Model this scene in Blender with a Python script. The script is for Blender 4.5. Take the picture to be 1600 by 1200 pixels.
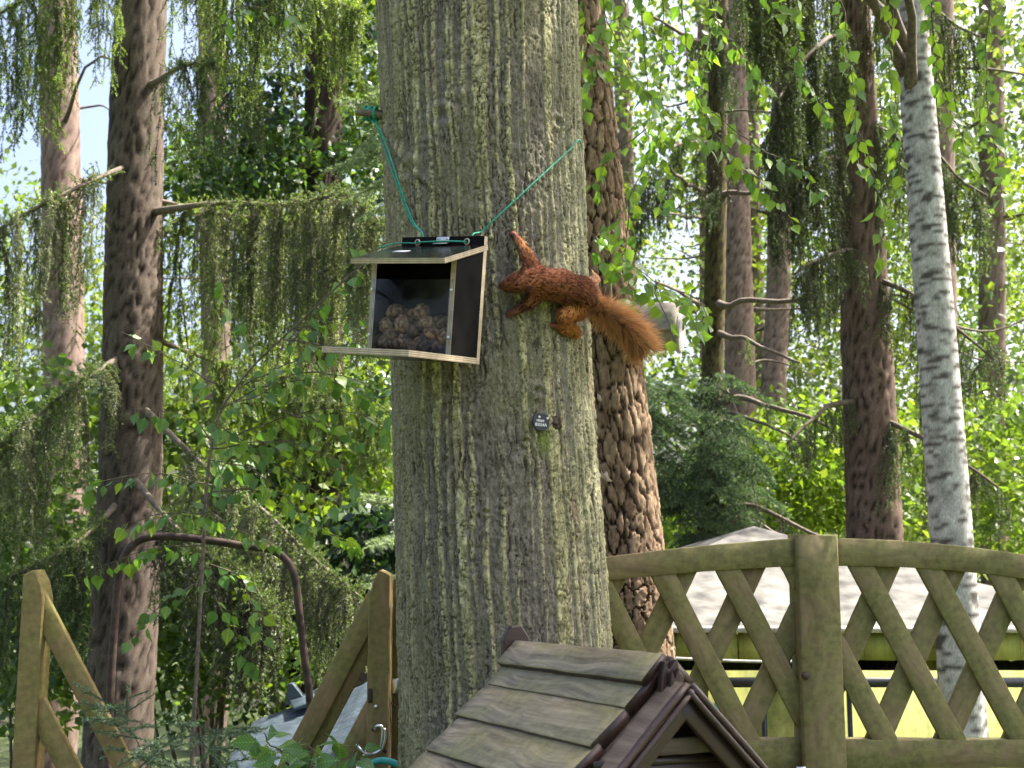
import bpy, bmesh, math, random
import numpy as np
from mathutils import Vector, Matrix, Euler, Quaternion

for _o in list(bpy.data.objects):
    bpy.data.objects.remove(_o)
S = bpy.context.scene
COL = S.collection
rng = np.random.default_rng(7)
random.seed(7)

# ------------------------------------------------------------------ camera
CAM = np.array([0.0, 0.0, 1.45])
FPX = 1743.0                                    # focal length in pixels of a 1600 wide picture
PITCH = math.atan(240.0 / FPX)
cam_d = bpy.data.cameras.new('camera')
cam_d.sensor_width = 36.0
cam_d.lens = 36.0 * FPX / 1600.0
cam_d.clip_start = 0.05
cam_d.clip_end = 400.0
cam_d.dof.use_dof = True
cam_d.dof.focus_distance = 2.45
cam_d.dof.aperture_fstop = 9.0
cam = bpy.data.objects.new('camera', cam_d)
COL.objects.link(cam)
cam.location = CAM
cam.rotation_euler = (math.pi / 2 + PITCH, 0, 0)
S.camera = cam
# ------------------------------------------------------------------ light
SUN_EL, SUN_AZ = math.radians(58), math.radians(74)     # azimuth from +Y (away from the camera) towards +X
w = bpy.data.worlds.new('World')
S.world = w
w.use_nodes = True
nt = w.node_tree
bg = nt.nodes['Background']
sky = nt.nodes.new('ShaderNodeTexSky')
sky.sky_type = 'NISHITA'
sky.sun_disc = False
sky.sun_elevation = SUN_EL
sky.sun_rotation = SUN_AZ
sky.air_density = 0.8
sky.dust_density = 7.0
sky.ozone_density = 0.6
nt.links.new(sky.outputs[0], bg.inputs[0])
bg.inputs[1].default_value = 0.13
sd = bpy.data.lights.new('sun', 'SUN')
sd.energy = 4.6
sd.angle = math.radians(0.6)
sd.color = (1.0, 0.95, 0.86)
sun = bpy.data.objects.new('sun', sd)
COL.objects.link(sun)
_sv = Vector((math.sin(SUN_AZ) * math.cos(SUN_EL), math.cos(SUN_AZ) * math.cos(SUN_EL), math.sin(SUN_EL)))
sun.rotation_euler = _sv.to_track_quat('Z', 'Y').to_euler()
sun.location = (4, 6, 12)
S.view_settings.view_transform = 'Standard'
S.view_settings.look = 'None'
S.view_settings.gamma = 1.0
S.view_settings.exposure = 1.92
S.view_settings.use_curve_mapping = False
S.render.engine = 'CYCLES'
S.cycles.use_denoising = True
S.cycles.denoiser = 'OPENIMAGEDENOISE'
S.cycles.max_bounces = 6
S.cycles.diffuse_bounces = 3
S.cycles.glossy_bounces = 3
S.cycles.transmission_bounces = 5
S.cycles.transparent_max_bounces = 8
S.cycles.caustics_reflective = False
S.cycles.caustics_refractive = False
S.cycles.use_adaptive_sampling = True
S.cycles.adaptive_threshold = 0.025

_c, _s = math.cos(PITCH), math.sin(PITCH)


def ray(x, y):
    v = (600.0 - y) / FPX
    return np.array([(x - 800.0) / FPX, _c - v * _s, _s + v * _c])


def P(x, y, Y):
    d = ray(x, y)
    return CAM + d * (Y / d[1])


def PL(pts, Y0, Y1=None):
    n = len(pts)
    return np.array([P(p[0], p[1], Y0 + ((Y1 if Y1 is not None else Y0) - Y0) * i / max(1, n - 1)) for i, p in enumerate(pts)])


# ------------------------------------------------------------------ noise
_perm = np.random.default_rng(3).permutation(4096)
_g2 = np.random.default_rng(4).uniform(0, 2 * np.pi, 4096)
_gx, _gy = np.cos(_g2), np.sin(_g2)


def perlin(x, y, seed=0):
    x = np.asarray(x, float) + seed * 17.3
    y = np.asarray(y, float) + seed * 9.1
    xi = np.floor(x).astype(np.int64)
    yi = np.floor(y).astype(np.int64)
    xf, yf = x - xi, y - yi
    u = xf * xf * xf * (xf * (xf * 6 - 15) + 10)
    v = yf * yf * yf * (yf * (yf * 6 - 15) + 10)

    def g(a, b, dx, dy):
        h = _perm[(_perm[a & 4095] + b) & 4095]
        return _gx[h] * dx + _gy[h] * dy
    n00 = g(xi, yi, xf, yf)
    n10 = g(xi + 1, yi, xf - 1, yf)
    n01 = g(xi, yi + 1, xf, yf - 1)
    n11 = g(xi + 1, yi + 1, xf - 1, yf - 1)
    return 1.5 * ((n00 * (1 - u) + n10 * u) * (1 - v) + (n01 * (1 - u) + n11 * u) * v)


def fbm(x, y, seed=0, octv=4, gain=0.5):
    r, a, f = 0, 1.0, 1.0
    for i in range(octv):
        r = r + a * perlin(x * f, y * f, seed + i * 3)
        a *= gain
        f *= 2.03
    return r


def voronoi(x, y, seed=0, jit=0.9):
    """returns F1, F2 and a random value of the nearest cell"""
    xi = np.floor(x).astype(np.int64)
    yi = np.floor(y).astype(np.int64)
    f1 = np.full(x.shape, 9.0)
    f2 = np.full(x.shape, 9.0)
    cid = np.zeros(x.shape)
    rj = np.random.default_rng(50 + seed)
    jx, jy, jr = rj.random(4096), rj.random(4096), rj.random(4096)
    for a in (-1, 0, 1):
        for b in (-1, 0, 1):
            h = _perm[(_perm[(xi + a) & 4095] + yi + b) & 4095]
            d = np.hypot(xi + a + .5 + jit * (jx[h] - .5) - x, yi + b + .5 + jit * (jy[h] - .5) - y)
            near = d < f1
            f2 = np.where(near, f1, np.minimum(f2, d))
            cid = np.where(near, jr[h], cid)
            f1 = np.where(near, d, f1)
    return f1, f2, cid


def sstep(a, b, x):
    t = np.clip((x - a) / (b - a), 0, 1)
    return t * t * (3 - 2 * t)


def mix(a, b, t):
    a = np.asarray(a, float)
    b = np.asarray(b, float)
    t = np.asarray(t, float)[..., None]
    return a * (1 - t) + b * t


def nrm(v):
    v = np.asarray(v, float)
    return v / np.maximum(np.linalg.norm(v, axis=-1, keepdims=True), 1e-9)


# ------------------------------------------------------------------ mesh helpers
def mesh_from(name, V, faces, col=None, smooth=False, mats=(), mat_idx=None):
    """faces: list of int arrays, each (n, k)"""
    V = np.asarray(V, np.float32)
    if isinstance(faces, np.ndarray):
        faces = [faces]
    faces = [np.asarray(f, np.int32) for f in faces if len(f)]
    me = bpy.data.meshes.new(name)
    me.vertices.add(len(V))
    me.vertices.foreach_set('co', V.ravel())
    nl = sum(f.size for f in faces)
    npoly = sum(len(f) for f in faces)
    me.loops.add(nl)
    me.polygons.add(npoly)
    me.loops.foreach_set('vertex_index', np.concatenate([f.ravel() for f in faces]))
    tot = np.concatenate([np.full(len(f), f.shape[1], np.int32) for f in faces])
    st = np.concatenate([[0], np.cumsum(tot)[:-1]]).astype(np.int32)
    me.polygons.foreach_set('loop_start', st)
    if smooth:
        me.polygons.foreach_set('use_smooth', np.ones(npoly, bool))
    if mat_idx is not None:
        me.polygons.foreach_set('material_index', np.asarray(mat_idx, np.int32))
    for m in mats:
        me.materials.append(m)
    if col is not None:
        c = np.ones((len(V), 4), np.float32)
        c[:, :3] = col
        a = me.color_attributes.new('Col', 'FLOAT_COLOR', 'POINT')
        a.data.foreach_set('color', c.ravel())
    me.update(calc_edges=True)
    return me


class MB:
    def __init__(self):
        self.V, self.F, self.C, self.n = [], {}, [], 0

    def add(self, V, F, col=None):
        V = np.asarray(V, float)
        for f in (F if isinstance(F, list) else [F]):
            f = np.asarray(f, np.int64)
            if f.size:
                self.F.setdefault(f.shape[1], []).append(f + self.n)
        self.V.append(V)
        if col is not None:
            self.C.append(np.broadcast_to(np.asarray(col, float), (len(V), 3)))
        self.n += len(V)

    def mesh(self, name, mats, smooth=False):
        return mesh_from(name, np.concatenate(self.V), [np.concatenate(v) for v in self.F.values()],
                         np.concatenate(self.C) if self.C else None, smooth, mats)


def link(name, me, parent=None, mat=None, loc=None, M=None):
    o = bpy.data.objects.new(name, me)
    COL.objects.link(o)
    if mat is not None and me is not None and not me.materials:
        me.materials.append(mat)
    if parent is not None:
        o.parent = parent
    if M is not None:
        o.matrix_basis = M
    elif loc is not None:
        o.location = loc
    return o


def thing(name, label, cat, loc=(0, 0, 0), rot=(0, 0, 0), group=None):
    o = bpy.data.objects.new(name, None)
    COL.objects.link(o)
    o.empty_display_size = 0.05
    o.location = loc
    o.rotation_euler = rot
    o['label'] = label
    o['category'] = cat
    if group:
        o['group'] = group
    return o


def tag(o, label, cat, group=None):
    o['label'] = label
    o['category'] = cat
    if group:
        o['group'] = group
    return o


def at(pts, base):
    return np.asarray(pts, float) - np.asarray(base, float)


def frames(pts):
    pts = np.asarray(pts, float)
    t = np.gradient(pts, axis=0)
    t = nrm(t)
    up = np.array([0.3, 0.2, 1.0]) if abs(t[0][2]) < .9 else np.array([1.0, .15, 0])
    n = nrm(np.cross(t[0], up))
    N = [n]
    for i in range(1, len(pts)):
        n = n - t[i] * np.dot(n, t[i])
        n = nrm(n)
        N.append(n)
    N = np.array(N)
    return t, N, np.cross(t, N)


def tube(pts, rad, seg=8, cap=True):
    pts = np.asarray(pts, float)
    n = len(pts)
    rad = np.broadcast_to(np.asarray(rad, float), (n,))
    t, N, B = frames(pts)
    a = np.arange(seg) * 2 * np.pi / seg
    V = (pts[:, None] + rad[:, None, None] * (np.cos(a)[None, :, None] * N[:, None] + np.sin(a)[None, :, None] * B[:, None])).reshape(-1, 3)
    i = np.arange(n - 1)[:, None] * seg
    j = np.arange(seg)[None]
    j2 = (j + 1) % seg
    F = np.stack([i + j, i + j2, i + seg + j2, i + seg + j], -1).reshape(-1, 4)
    out = [F]
    if cap:
        V = np.concatenate([V, pts[:1], pts[-1:]])
        c0, c1 = n * seg, n * seg + 1
        k = np.arange(seg)
        k2 = (k + 1) % seg
        out.append(np.concatenate([np.stack([k2, k, np.full(seg, c0)], 1), np.stack([(n - 1) * seg + k, (n - 1) * seg + k2, np.full(seg, c1)], 1)]))
    return V, out


def spline(pts, n):
    """Catmull-Rom resample"""
    pts = np.asarray(pts, float)
    if len(pts) == 2:
        u = np.linspace(0, 1, n)[:, None]
        return pts[0] * (1 - u) + pts[1] * u
    p = np.concatenate([[2 * pts[0] - pts[1]], pts, [2 * pts[-1] - pts[-2]]])
    u = np.linspace(0, len(pts) - 1 - 1e-6, n)
    i = u.astype(int)
    f = (u - i)[:, None]
    a, b, c, d = p[i], p[i + 1], p[i + 2], p[i + 3]
    return .5 * (2 * b + (c - a) * f + (2 * a - 5 * b + 4 * c - d) * f ** 2 + (3 * b - 3 * c + d - a) * f ** 3)


def box_arrays(sx, sy, sz, bev=0.0):
    """box centred on the origin, chamfered"""
    hx, hy, hz = sx / 2, sy / 2, sz / 2
    if bev <= 0:
        V = [(x, y, z) for x in (-hx, hx) for y in (-hy, hy) for z in (-hz, hz)]
        F = np.array([(0, 1, 3, 2), (4, 6, 7, 5), (0, 4, 5, 1), (2, 3, 7, 6), (0, 2, 6, 4), (1, 5, 7, 3)])
        return np.array(V), [F]
    bm = bmesh.new()
    bmesh.ops.create_cube(bm, size=1.0)
    for v in bm.verts:
        v.co = Vector((v.co.x * sx, v.co.y * sy, v.co.z * sz))
    bmesh.ops.bevel(bm, geom=bm.edges[:], offset=bev, segments=1, affect='EDGES')
    bm.verts.index_update()
    V = np.array([v.co[:] for v in bm.verts])
    F = {}
    for f in bm.faces:
        F.setdefault(len(f.verts), []).append([v.index for v in f.verts])
    bm.free()
    return V, [np.array(x) for x in F.values()]


def box(name, size, parent, mat, M=None, loc=None, bev=0.0, jitter=0.0):
    V, F = box_arrays(*size, bev=bev)
    if jitter:
        V = V + rng.normal(0, jitter, V.shape)
    return link(name, mesh_from(name, V, F, mats=[mat]), parent, M=M, loc=loc)


def board_mesh(name, L, Wd, T, mat, wob=0.0015, seg=14, bev=0.002, seed=0, edge=None):
    """a plank along local X with slightly uneven edges and bevelled rim"""
    xs = np.linspace(-L / 2, L / 2, seg)
    prof = np.array([(-Wd / 2 + bev, -T / 2), (Wd / 2 - bev, -T / 2), (Wd / 2, -T / 2 + bev), (Wd / 2, T / 2 - bev),
                     (Wd / 2 - bev, T / 2), (-Wd / 2 + bev, T / 2), (-Wd / 2, T / 2 - bev), (-Wd / 2, -T / 2 + bev)])
    k = len(prof)
    r = np.random.default_rng(seed)
    V = np.zeros((seg, k, 3))
    V[:, :, 0] = xs[:, None]
    V[:, :, 1:] = prof[None]
    V[:, :, 1] += np.where(prof[None, :, 0] > 0, 1, -1) * wob * np.cumsum(r.normal(0, .35, seg))[:, None] * .5 + r.normal(0, wob * .35, (seg, k))
    V[:, :, 2] += wob * .3 * fbm(xs * 9, xs * 0, seed)[:, None] + r.normal(0, wob * .10, (seg, k))
    V[0, :, 0] += r.normal(0, wob, k)
    V[-1, :, 0] += r.normal(0, wob, k)
    V = V.reshape(-1, 3)
    i = np.arange(seg - 1)[:, None] * k
    j = np.arange(k)[None]
    F = np.stack([i + j, i + k + j, i + k + (j + 1) % k, i + (j + 1) % k], -1).reshape(-1, 4)
    caps = np.array([list(range(k)), [(seg - 1) * k + q for q in range(k)][::-1]])
    if edge is not None:      # dark stained wood on the long edges paints in their shade
        idx = np.concatenate([np.tile(np.isin(np.arange(k), (1, 2, 5, 6)).astype(int), seg - 1), [1, 1]])
        return mesh_from(name, V, [F, caps], mats=[mat, edge], mat_idx=idx)
    return mesh_from(name, V, [F, caps], mats=[mat])


def quad_prism(name, poly, y0, y1, parent, mat, bev=0.0):
    """polygon in (x, z) extruded from y0 to y1"""
    n = len(poly)
    V = [(p[0], y0, p[1]) for p in poly] + [(p[0], y1, p[1]) for p in poly]
    bm = bmesh.new()
    vs = [bm.verts.new(v) for v in V]
    bm.faces.new(vs[:n])
    bm.faces.new(vs[n:][::-1])
    for i in range(n):
        j = (i + 1) % n
        bm.faces.new((vs[j], vs[i], vs[n + i], vs[n + j]))
    bmesh.ops.recalc_face_normals(bm, faces=bm.faces[:])
    if bev:
        bmesh.ops.bevel(bm, geom=bm.edges[:], offset=bev, segments=1, affect='EDGES')
    me = bpy.data.meshes.new(name)
    bm.to_mesh(me)
    bm.free()
    me.materials.append(mat)
    return link(name, me, parent)


# ------------------------------------------------------------------ materials
def newmat(name):
    m = bpy.data.materials.new(name)
    m.use_nodes = True
    t = m.node_tree
    return m, t, t.nodes, t.links, t.nodes['Principled BSDF']


def N(t, kind, **kw):
    n = t.nodes.new('ShaderNode' + kind)
    for k, v in kw.items():
        if k.startswith('i_'):
            n.inputs[k[2:].replace('_', ' ')].default_value = v
        else:
            setattr(n, k, v)
    return n


def ramp(t, stops, interp='LINEAR'):
    r = t.nodes.new('ShaderNodeValToRGB')
    r.color_ramp.interpolation = interp
    el = r.color_ramp.elements
    while len(el) < len(stops):
        el.new(0.5)
    for e, (p, c) in zip(el, stops):
        e.position = p
        e.color = (*c, 1) if len(c) == 3 else c
    return r


def m_plain(name, col, rough=0.6, metal=0.0, spec=0.5, noise=0.12, scale=40.0, bump=0.0, coat=0.0):
    m, t, n, l, b = newmat(name)
    tc = N(t, 'TexCoord')
    no = N(t, 'TexNoise', i_Scale=scale, i_Detail=4.0)
    l.new(tc.outputs['Object'], no.inputs['Vector'])
    lo = [max(0, c * (1 - noise * 1.6)) for c in col]
    hi = [min(1, c * (1 + noise * 1.6)) for c in col]
    r = ramp(t, [(0.3, lo), (0.7, hi)])
    l.new(no.outputs['Fac'], r.inputs['Fac'])
    l.new(r.outputs['Color'], b.inputs['Base Color'])
    b.inputs['Roughness'].default_value = rough
    b.inputs['Metallic'].default_value = metal
    b.inputs['Specular IOR Level'].default_value = spec
    b.inputs['Coat Weight'].default_value = coat
    if bump:
        bp = N(t, 'Bump', i_Strength=bump, i_Distance=0.003)
        l.new(no.outputs['Fac'], bp.inputs['Height'])
        l.new(bp.outputs['Normal'], b.inputs['Normal'])
    return m


def m_vcol(name, rough=0.85, spec=0.2, fine=(120.0, 0.35), bump=0.4, stretch=(1, 1, 0.4)):
    """colour from the mesh attribute, broken up by fine grain"""
    m, t, n, l, b = newmat(name)
    a = N(t, 'Attribute', attribute_name='Col')
    tc = N(t, 'TexCoord')
    mp = N(t, 'Mapping')
    mp.inputs['Scale'].default_value = stretch
    l.new(tc.outputs['Object'], mp.inputs['Vector'])
    no = N(t, 'TexNoise', i_Scale=fine[0], i_Detail=6.0, i_Roughness=0.7)
    l.new(mp.outputs[0], no.inputs['Vector'])
    r = ramp(t, [(0.25, (1 - fine[1],) * 3), (0.75, (1 + fine[1],) * 3)])
    l.new(no.outputs['Fac'], r.inputs['Fac'])
    mx = N(t, 'MixRGB', blend_type='MULTIPLY')
    mx.inputs[0].default_value = 1.0
    l.new(a.outputs['Color'], mx.inputs[1])
    l.new(r.outputs['Color'], mx.inputs[2])
    l.new(mx.outputs[0], b.inputs['Base Color'])
    b.inputs['Roughness'].default_value = rough
    b.inputs['Specular IOR Level'].default_value = spec
    bp = N(t, 'Bump', i_Strength=bump, i_Distance=0.002)
    l.new(no.outputs['Fac'], bp.inputs['Height'])
    l.new(bp.outputs['Normal'], b.inputs['Normal'])
    return m


def m_leaf(name, trans=0.45, rough=0.45, spec=0.45, tint=(1.25, 1.3, 0.55), objrand=None):
    """foliage: colour attribute (or object random colour), reflecting and letting light through"""
    m, t, n, l, b = newmat(name)
    if objrand:
        oi = N(t, 'ObjectInfo')
        r = ramp(t, objrand)
        l.new(oi.outputs['Random'], r.inputs['Fac'])
        tc = N(t, 'TexCoord')
        sx = N(t, 'SeparateXYZ')
        l.new(tc.outputs['Object'], sx.inputs[0])
        ab = N(t, 'Math', operation='ABSOLUTE')
        l.new(sx.outputs['X'], ab.inputs[0])
        # side veins run out and up from the midrib
        vm = N(t, 'Math', operation='MULTIPLY_ADD')
        vm.inputs[1].default_value = -0.75
        l.new(ab.outputs[0], vm.inputs[0])
        l.new(sx.outputs['Y'], vm.inputs[2])
        vs = N(t, 'Math', operation='MULTIPLY')
        vs.inputs[1].default_value = 2 * math.pi * 8
        l.new(vm.outputs[0], vs.inputs[0])
        vc = N(t, 'Math', operation='COSINE')
        l.new(vs.outputs[0], vc.inputs[0])
        vr = ramp(t, [(0.0, (.80,) * 3), (0.8, (.95,) * 3), (1.0, (1.35,) * 3)])
        mr = N(t, 'MapRange')
        mr.inputs['From Min'].default_value = -1
        l.new(vc.outputs[0], mr.inputs['Value'])
        l.new(mr.outputs[0], vr.inputs['Fac'])
        mrb = ramp(t, [(0.012, (1.5,) * 3), (0.03, (1.0,) * 3)])
        l.new(ab.outputs[0], mrb.inputs['Fac'])
        m1 = N(t, 'MixRGB', blend_type='MULTIPLY')
        m1.inputs[0].default_value = 1
        l.new(r.outputs['Color'], m1.inputs[1])
        l.new(vr.outputs[0], m1.inputs[2])
        m2 = N(t, 'MixRGB', blend_type='MULTIPLY')
        m2.inputs[0].default_value = 1
        l.new(m1.outputs[0], m2.inputs[1])
        l.new(mrb.outputs[0], m2.inputs[2])
        src = m2.outputs[0]
    else:
        src = N(t, 'Attribute', attribute_name='Col').outputs['Color']
    l.new(src, b.inputs['Base Color'])
    b.inputs['Roughness'].default_value = rough
    b.inputs['Specular IOR Level'].default_value = spec
    mx = N(t, 'MixRGB', blend_type='MULTIPLY')
    mx.inputs[0].default_value = 1.0
    mx.inputs[2].default_value = (*tint, 1)
    l.new(src, mx.inputs[1])
    tr = N(t, 'BsdfTranslucent')
    l.new(mx.outputs[0], tr.inputs['Color'])
    ms = N(t, 'MixShader')
    ms.inputs[0].default_value = trans
    l.new(b.outputs[0], ms.inputs[1])
    l.new(tr.outputs[0], ms.inputs[2])
    l.new(ms.outputs[0], n['Material Output'].inputs['Surface'])
    return m


def m_wood(name, dark, light, moss=None, moss_amt=0.5, rough=0.75, grain=(2.2, 26.0, 26.0), knots=True, spec=0.3, bump=0.5):
    """long grain along local X, growth rings, knots, optional algae in patches"""
    m, t, n, l, b = newmat(name)
    tc = N(t, 'TexCoord')
    oi = N(t, 'ObjectInfo')
    cx = N(t, 'CombineXYZ')
    ml = N(t, 'Math', operation='MULTIPLY')
    ml.inputs[1].default_value = 37.0
    l.new(oi.outputs['Random'], ml.inputs[0])
    for k in range(3):
        l.new(ml.outputs[0], cx.inputs[k])
    va = N(t, 'VectorMath', operation='ADD')
    l.new(tc.outputs['Object'], va.inputs[0])
    l.new(cx.outputs[0], va.inputs[1])
    # warp the grain round knots
    kn = N(t, 'TexNoise', i_Scale=5.5, i_Detail=1.0)
    l.new(va.outputs[0], kn.inputs['Vector'])
    ks = N(t, 'VectorMath', operation='SCALE')
    ks.inputs['Scale'].default_value = 0.065 if knots else 0.03
    l.new(kn.outputs['Color'], ks.inputs[0])
    vb = N(t, 'VectorMath', operation='ADD')
    l.new(va.outputs[0], vb.inputs[0])
    l.new(ks.outputs[0], vb.inputs[1])
    mp = N(t, 'Mapping')
    mp.inputs['Scale'].default_value = grain
    l.new(vb.outputs[0], mp.inputs['Vector'])
    no = N(t, 'TexNoise', i_Scale=1.6, i_Detail=5.0, i_Roughness=0.65)
    l.new(mp.outputs[0], no.inputs['Vector'])
    r = ramp(t, [(0.28, dark), (0.5, [(a + c) / 2 for a, c in zip(dark, light)]), (0.72, light)])
    l.new(no.outputs['Fac'], r.inputs['Fac'])
    out = r.outputs['Color']
    if moss:
        n2 = N(t, 'TexNoise', i_Scale=7.0, i_Detail=5.0, i_Roughness=0.65)
        l.new(va.outputs[0], n2.inputs['Vector'])
        r2 = ramp(t, [(0.62 - 0.35 * moss_amt, (0, 0, 0)), (0.80 - 0.25 * moss_amt, (1, 1, 1))])
        l.new(n2.outputs['Fac'], r2.inputs['Fac'])
        mm = N(t, 'Math', operation='MULTIPLY')
        mm.inputs[1].default_value = 0.8
        l.new(r2.outputs['Color'], mm.inputs[0])
        mx = N(t, 'MixRGB')
        l.new(mm.outputs[0], mx.inputs[0])
        l.new(out, mx.inputs[1])
        n3 = N(t, 'TexNoise', i_Scale=60.0, i_Detail=3.0)
        l.new(va.outputs[0], n3.inputs['Vector'])
        r3 = ramp(t, [(0.3, [c * .65 for c in moss]), (0.7, [c * 1.3 for c in moss])])
        l.new(n3.outputs['Fac'], r3.inputs['Fac'])
        l.new(r3.outputs['Color'], mx.inputs[2])
        out = mx.outputs[0]
    l.new(out, b.inputs['Base Color'])
    b.inputs['Roughness'].default_value = rough
    b.inputs['Specular IOR Level'].default_value = spec
    bp = N(t, 'Bump', i_Strength=bump, i_Distance=0.002)
    l.new(no.outputs['Fac'], bp.inputs['Height'])
    l.new(bp.outputs['Normal'], b.inputs['Normal'])
    return m


def m_ply(name):
    """plywood edge: thin layers across local Z"""
    m, t, n, l, b = newmat(name)
    tc = N(t, 'TexCoord')
    sp = N(t, 'SeparateXYZ')
    l.new(tc.outputs['Object'], sp.inputs[0])
    ml = N(t, 'Math', operation='MULTIPLY')
    ml.inputs[1].default_value = 2 * math.pi / 0.0042
    l.new(sp.outputs['Z'], ml.inputs[0])
    sn = N(t, 'Math', operation='SINE')
    l.new(ml.outputs[0], sn.inputs[0])
    r = ramp(t, [(0.0, (0.33, 0.22, 0.13)), (0.35, (0.55, 0.44, 0.30)), (1.0, (0.68, 0.58, 0.43))])
    mr = N(t, 'MapRange')
    mr.inputs['From Min'].default_value = -1
    l.new(sn.outputs[0], mr.inputs['Value'])
    l.new(mr.outputs[0], r.inputs['Fac'])
    no = N(t, 'TexNoise', i_Scale=60.0, i_Detail=4.0)
    l.new(tc.outputs['Object'], no.inputs['Vector'])
    r2 = ramp(t, [(0.3, (0.72, 0.70, 0.68)), (0.65, (1, 1, 1))])
    l.new(no.outputs['Fac'], r2.inputs['Fac'])
    mx = N(t, 'MixRGB', blend_type='MULTIPLY')
    mx.inputs[0].default_value = 1
    l.new(r.outputs[0], mx.inputs[1])
    l.new(r2.outputs[0], mx.inputs[2])
    l.new(mx.outputs[0], b.inputs['Base Color'])
    b.inputs['Roughness'].default_value = 0.7
    return m


MAT = {}
MAT['oak'] = m_vcol('oak_bark', 0.9, 0.12, (330.0, 0.6), 0.9, (1, 1, .55))
MAT['bark'] = m_vcol('conifer_bark', 0.9, 0.12, (170.0, 0.5), 0.7)
MAT['needle'] = m_leaf('spruce_needles', 0.38, 0.45, 0.4, (1.3, 1.35, 0.6))
MAT['leaf'] = m_leaf('green_leaves', 0.5, 0.42, 0.5, (1.35, 1.4, 0.5))
MAT['ivy'] = m_leaf('ivy_leaves', 0.22, 0.30, 0.6, (1.3, 1.4, 0.5))
MAT['birchleaf'] = m_leaf('birch_leaves', 0.5, 0.36, 0.55, (1.4, 1.4, 0.45),
                          objrand=[(0.0, (0.09, 0.19, 0.055)), (0.5, (0.14, 0.27, 0.055)), (1.0, (0.25, 0.36, 0.06))])
MAT['twig'] = m_plain('twig_bark', (0.11, 0.088, 0.062), 0.85, noise=.3, scale=60, bump=.4)
MAT['limb'] = m_plain('limb_bark', (0.15, 0.12, 0.09), 0.85, noise=.3, scale=60, bump=.4)
MAT['film'] = m_plain('black_film_plywood', (0.012, 0.010, 0.011), 0.22, noise=.35, scale=25, spec=.5)
MAT['film_in'] = m_plain('black_film_inside', (0.006, 0.0055, 0.0055), 0.65, noise=.35, scale=25, spec=.08)
MAT['ply'] = m_ply('plywood_edge')
MAT['steel'] = m_plain('zinc_steel', (0.62, 0.63, 0.62), 0.35, 1.0, noise=.2, scale=60)
MAT['brass'] = m_plain('eyelet_metal', (0.55, 0.47, 0.36), 0.4, 1.0, noise=.25, scale=90)
MAT['rope'] = m_plain('green_cord', (0.02, 0.29, 0.19), 0.6, noise=.35, scale=300, bump=.5)
MAT['white'] = m_plain('white_sticker', (0.78, 0.78, 0.78), 0.5, noise=.04)
MAT['tag'] = m_plain('black_tag_plastic', (0.018, 0.019, 0.026), 0.4, noise=.3, scale=120)
MAT['fence'] = m_wood('mossy_fence_wood', (0.13, 0.085, 0.05), (0.34, 0.25, 0.155), (0.16, 0.165, 0.055), 0.98, 0.85)
MAT['gate'] = m_wood('gate_wood', (0.17, 0.10, 0.05), (0.38, 0.25, 0.125), (0.19, 0.18, 0.05), 0.85, 0.8)
MAT['gatev'] = m_wood('gate_wood_upright', (0.17, 0.095, 0.05), (0.40, 0.25, 0.13), (0.19, 0.18, 0.05), 0.85, 0.8, (26.0, 26.0, 2.2))
MAT['roofwood'] = m_wood('weathered_brown_planks', (0.055, 0.040, 0.028), (0.44, 0.36, 0.24), (0.22, 0.20, 0.085), 0.6, 0.6, (3.0, 48, 48), spec=.5, bump=.6)
MAT['trimwood'] = m_wood('dark_stained_wood', (0.016, 0.008, 0.006), (0.052, 0.028, 0.021), None, 0, 0.45, (2, 30, 30), False, spec=.5)
MAT['greywood'] = m_wood('bare_grey_wood', (0.07, 0.052, 0.040), (0.22, 0.175, 0.135), None, 0, 0.8, (2, 30, 30), False)
MAT['rust'] = m_plain('rusty_pipe', (0.055, 0.034, 0.026), 0.65, 0.25, noise=.4, scale=35, bump=.3)
MAT['hose'] = m_plain('teal_hose', (0.03, 0.33, 0.30), 0.35, noise=.12, scale=50)
MAT['nest'] = m_plain('beige_wood_concrete', (0.27, 0.235, 0.19), 0.85, noise=.2, scale=45, bump=.35)
MAT['flake'] = m_plain('pale_bark_flake', (0.50, 0.38, 0.28), 0.85, noise=.2, scale=60)
MAT['nestfront'] = m_plain('pale_nest_front', (0.42, 0.40, 0.36), 0.8, noise=.2, scale=40, bump=.3)

# glass pane: clear acrylic, dusty
_m, _t, _n, _l, _b = newmat('clear_acrylic')
_tr = N(_t, 'BsdfTransparent')
_tr.inputs[0].default_value = (0.93, 0.94, 0.94, 1)
_gl = N(_t, 'BsdfGlossy')
_gl.inputs['Roughness'].default_value = 0.06
_lw = N(_t, 'LayerWeight')
_lw.inputs[0].default_value = 0.3
_fr = N(_t, 'MapRange')
_fr.inputs['To Min'].default_value = 0.012
_fr.inputs['To Max'].default_value = 0.25
_pw = N(_t, 'Math', operation='POWER')
_pw.inputs[1].default_value = 5.0
_l.new(_lw.outputs['Facing'], _pw.inputs[0])
_l.new(_pw.outputs[0], _fr.inputs['Value'])
_ms = N(_t, 'MixShader')
_l.new(_fr.outputs[0], _ms.inputs[0])
_l.new(_tr.outputs[0], _ms.inputs[1])
_l.new(_gl.outputs[0], _ms.inputs[2])
_df = N(_t, 'BsdfDiffuse')
_df.inputs[0].default_value = (0.5, 0.5, 0.5, 1)
_no = N(_t, 'TexNoise', i_Scale=30.0, i_Detail=5.0)
_tc = N(_t, 'TexCoord')
_l.new(_tc.outputs['Object'], _no.inputs['Vector'])
_rr = ramp(_t, [(0.4, (0.004,) * 3), (0.85, (0.035,) * 3)])
_l.new(_no.outputs['Fac'], _rr.inputs['Fac'])
_m2 = N(_t, 'MixShader')
_l.new(_rr.outputs[0], _m2.inputs[0])
_l.new(_ms.outputs[0], _m2.inputs[1])
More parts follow.
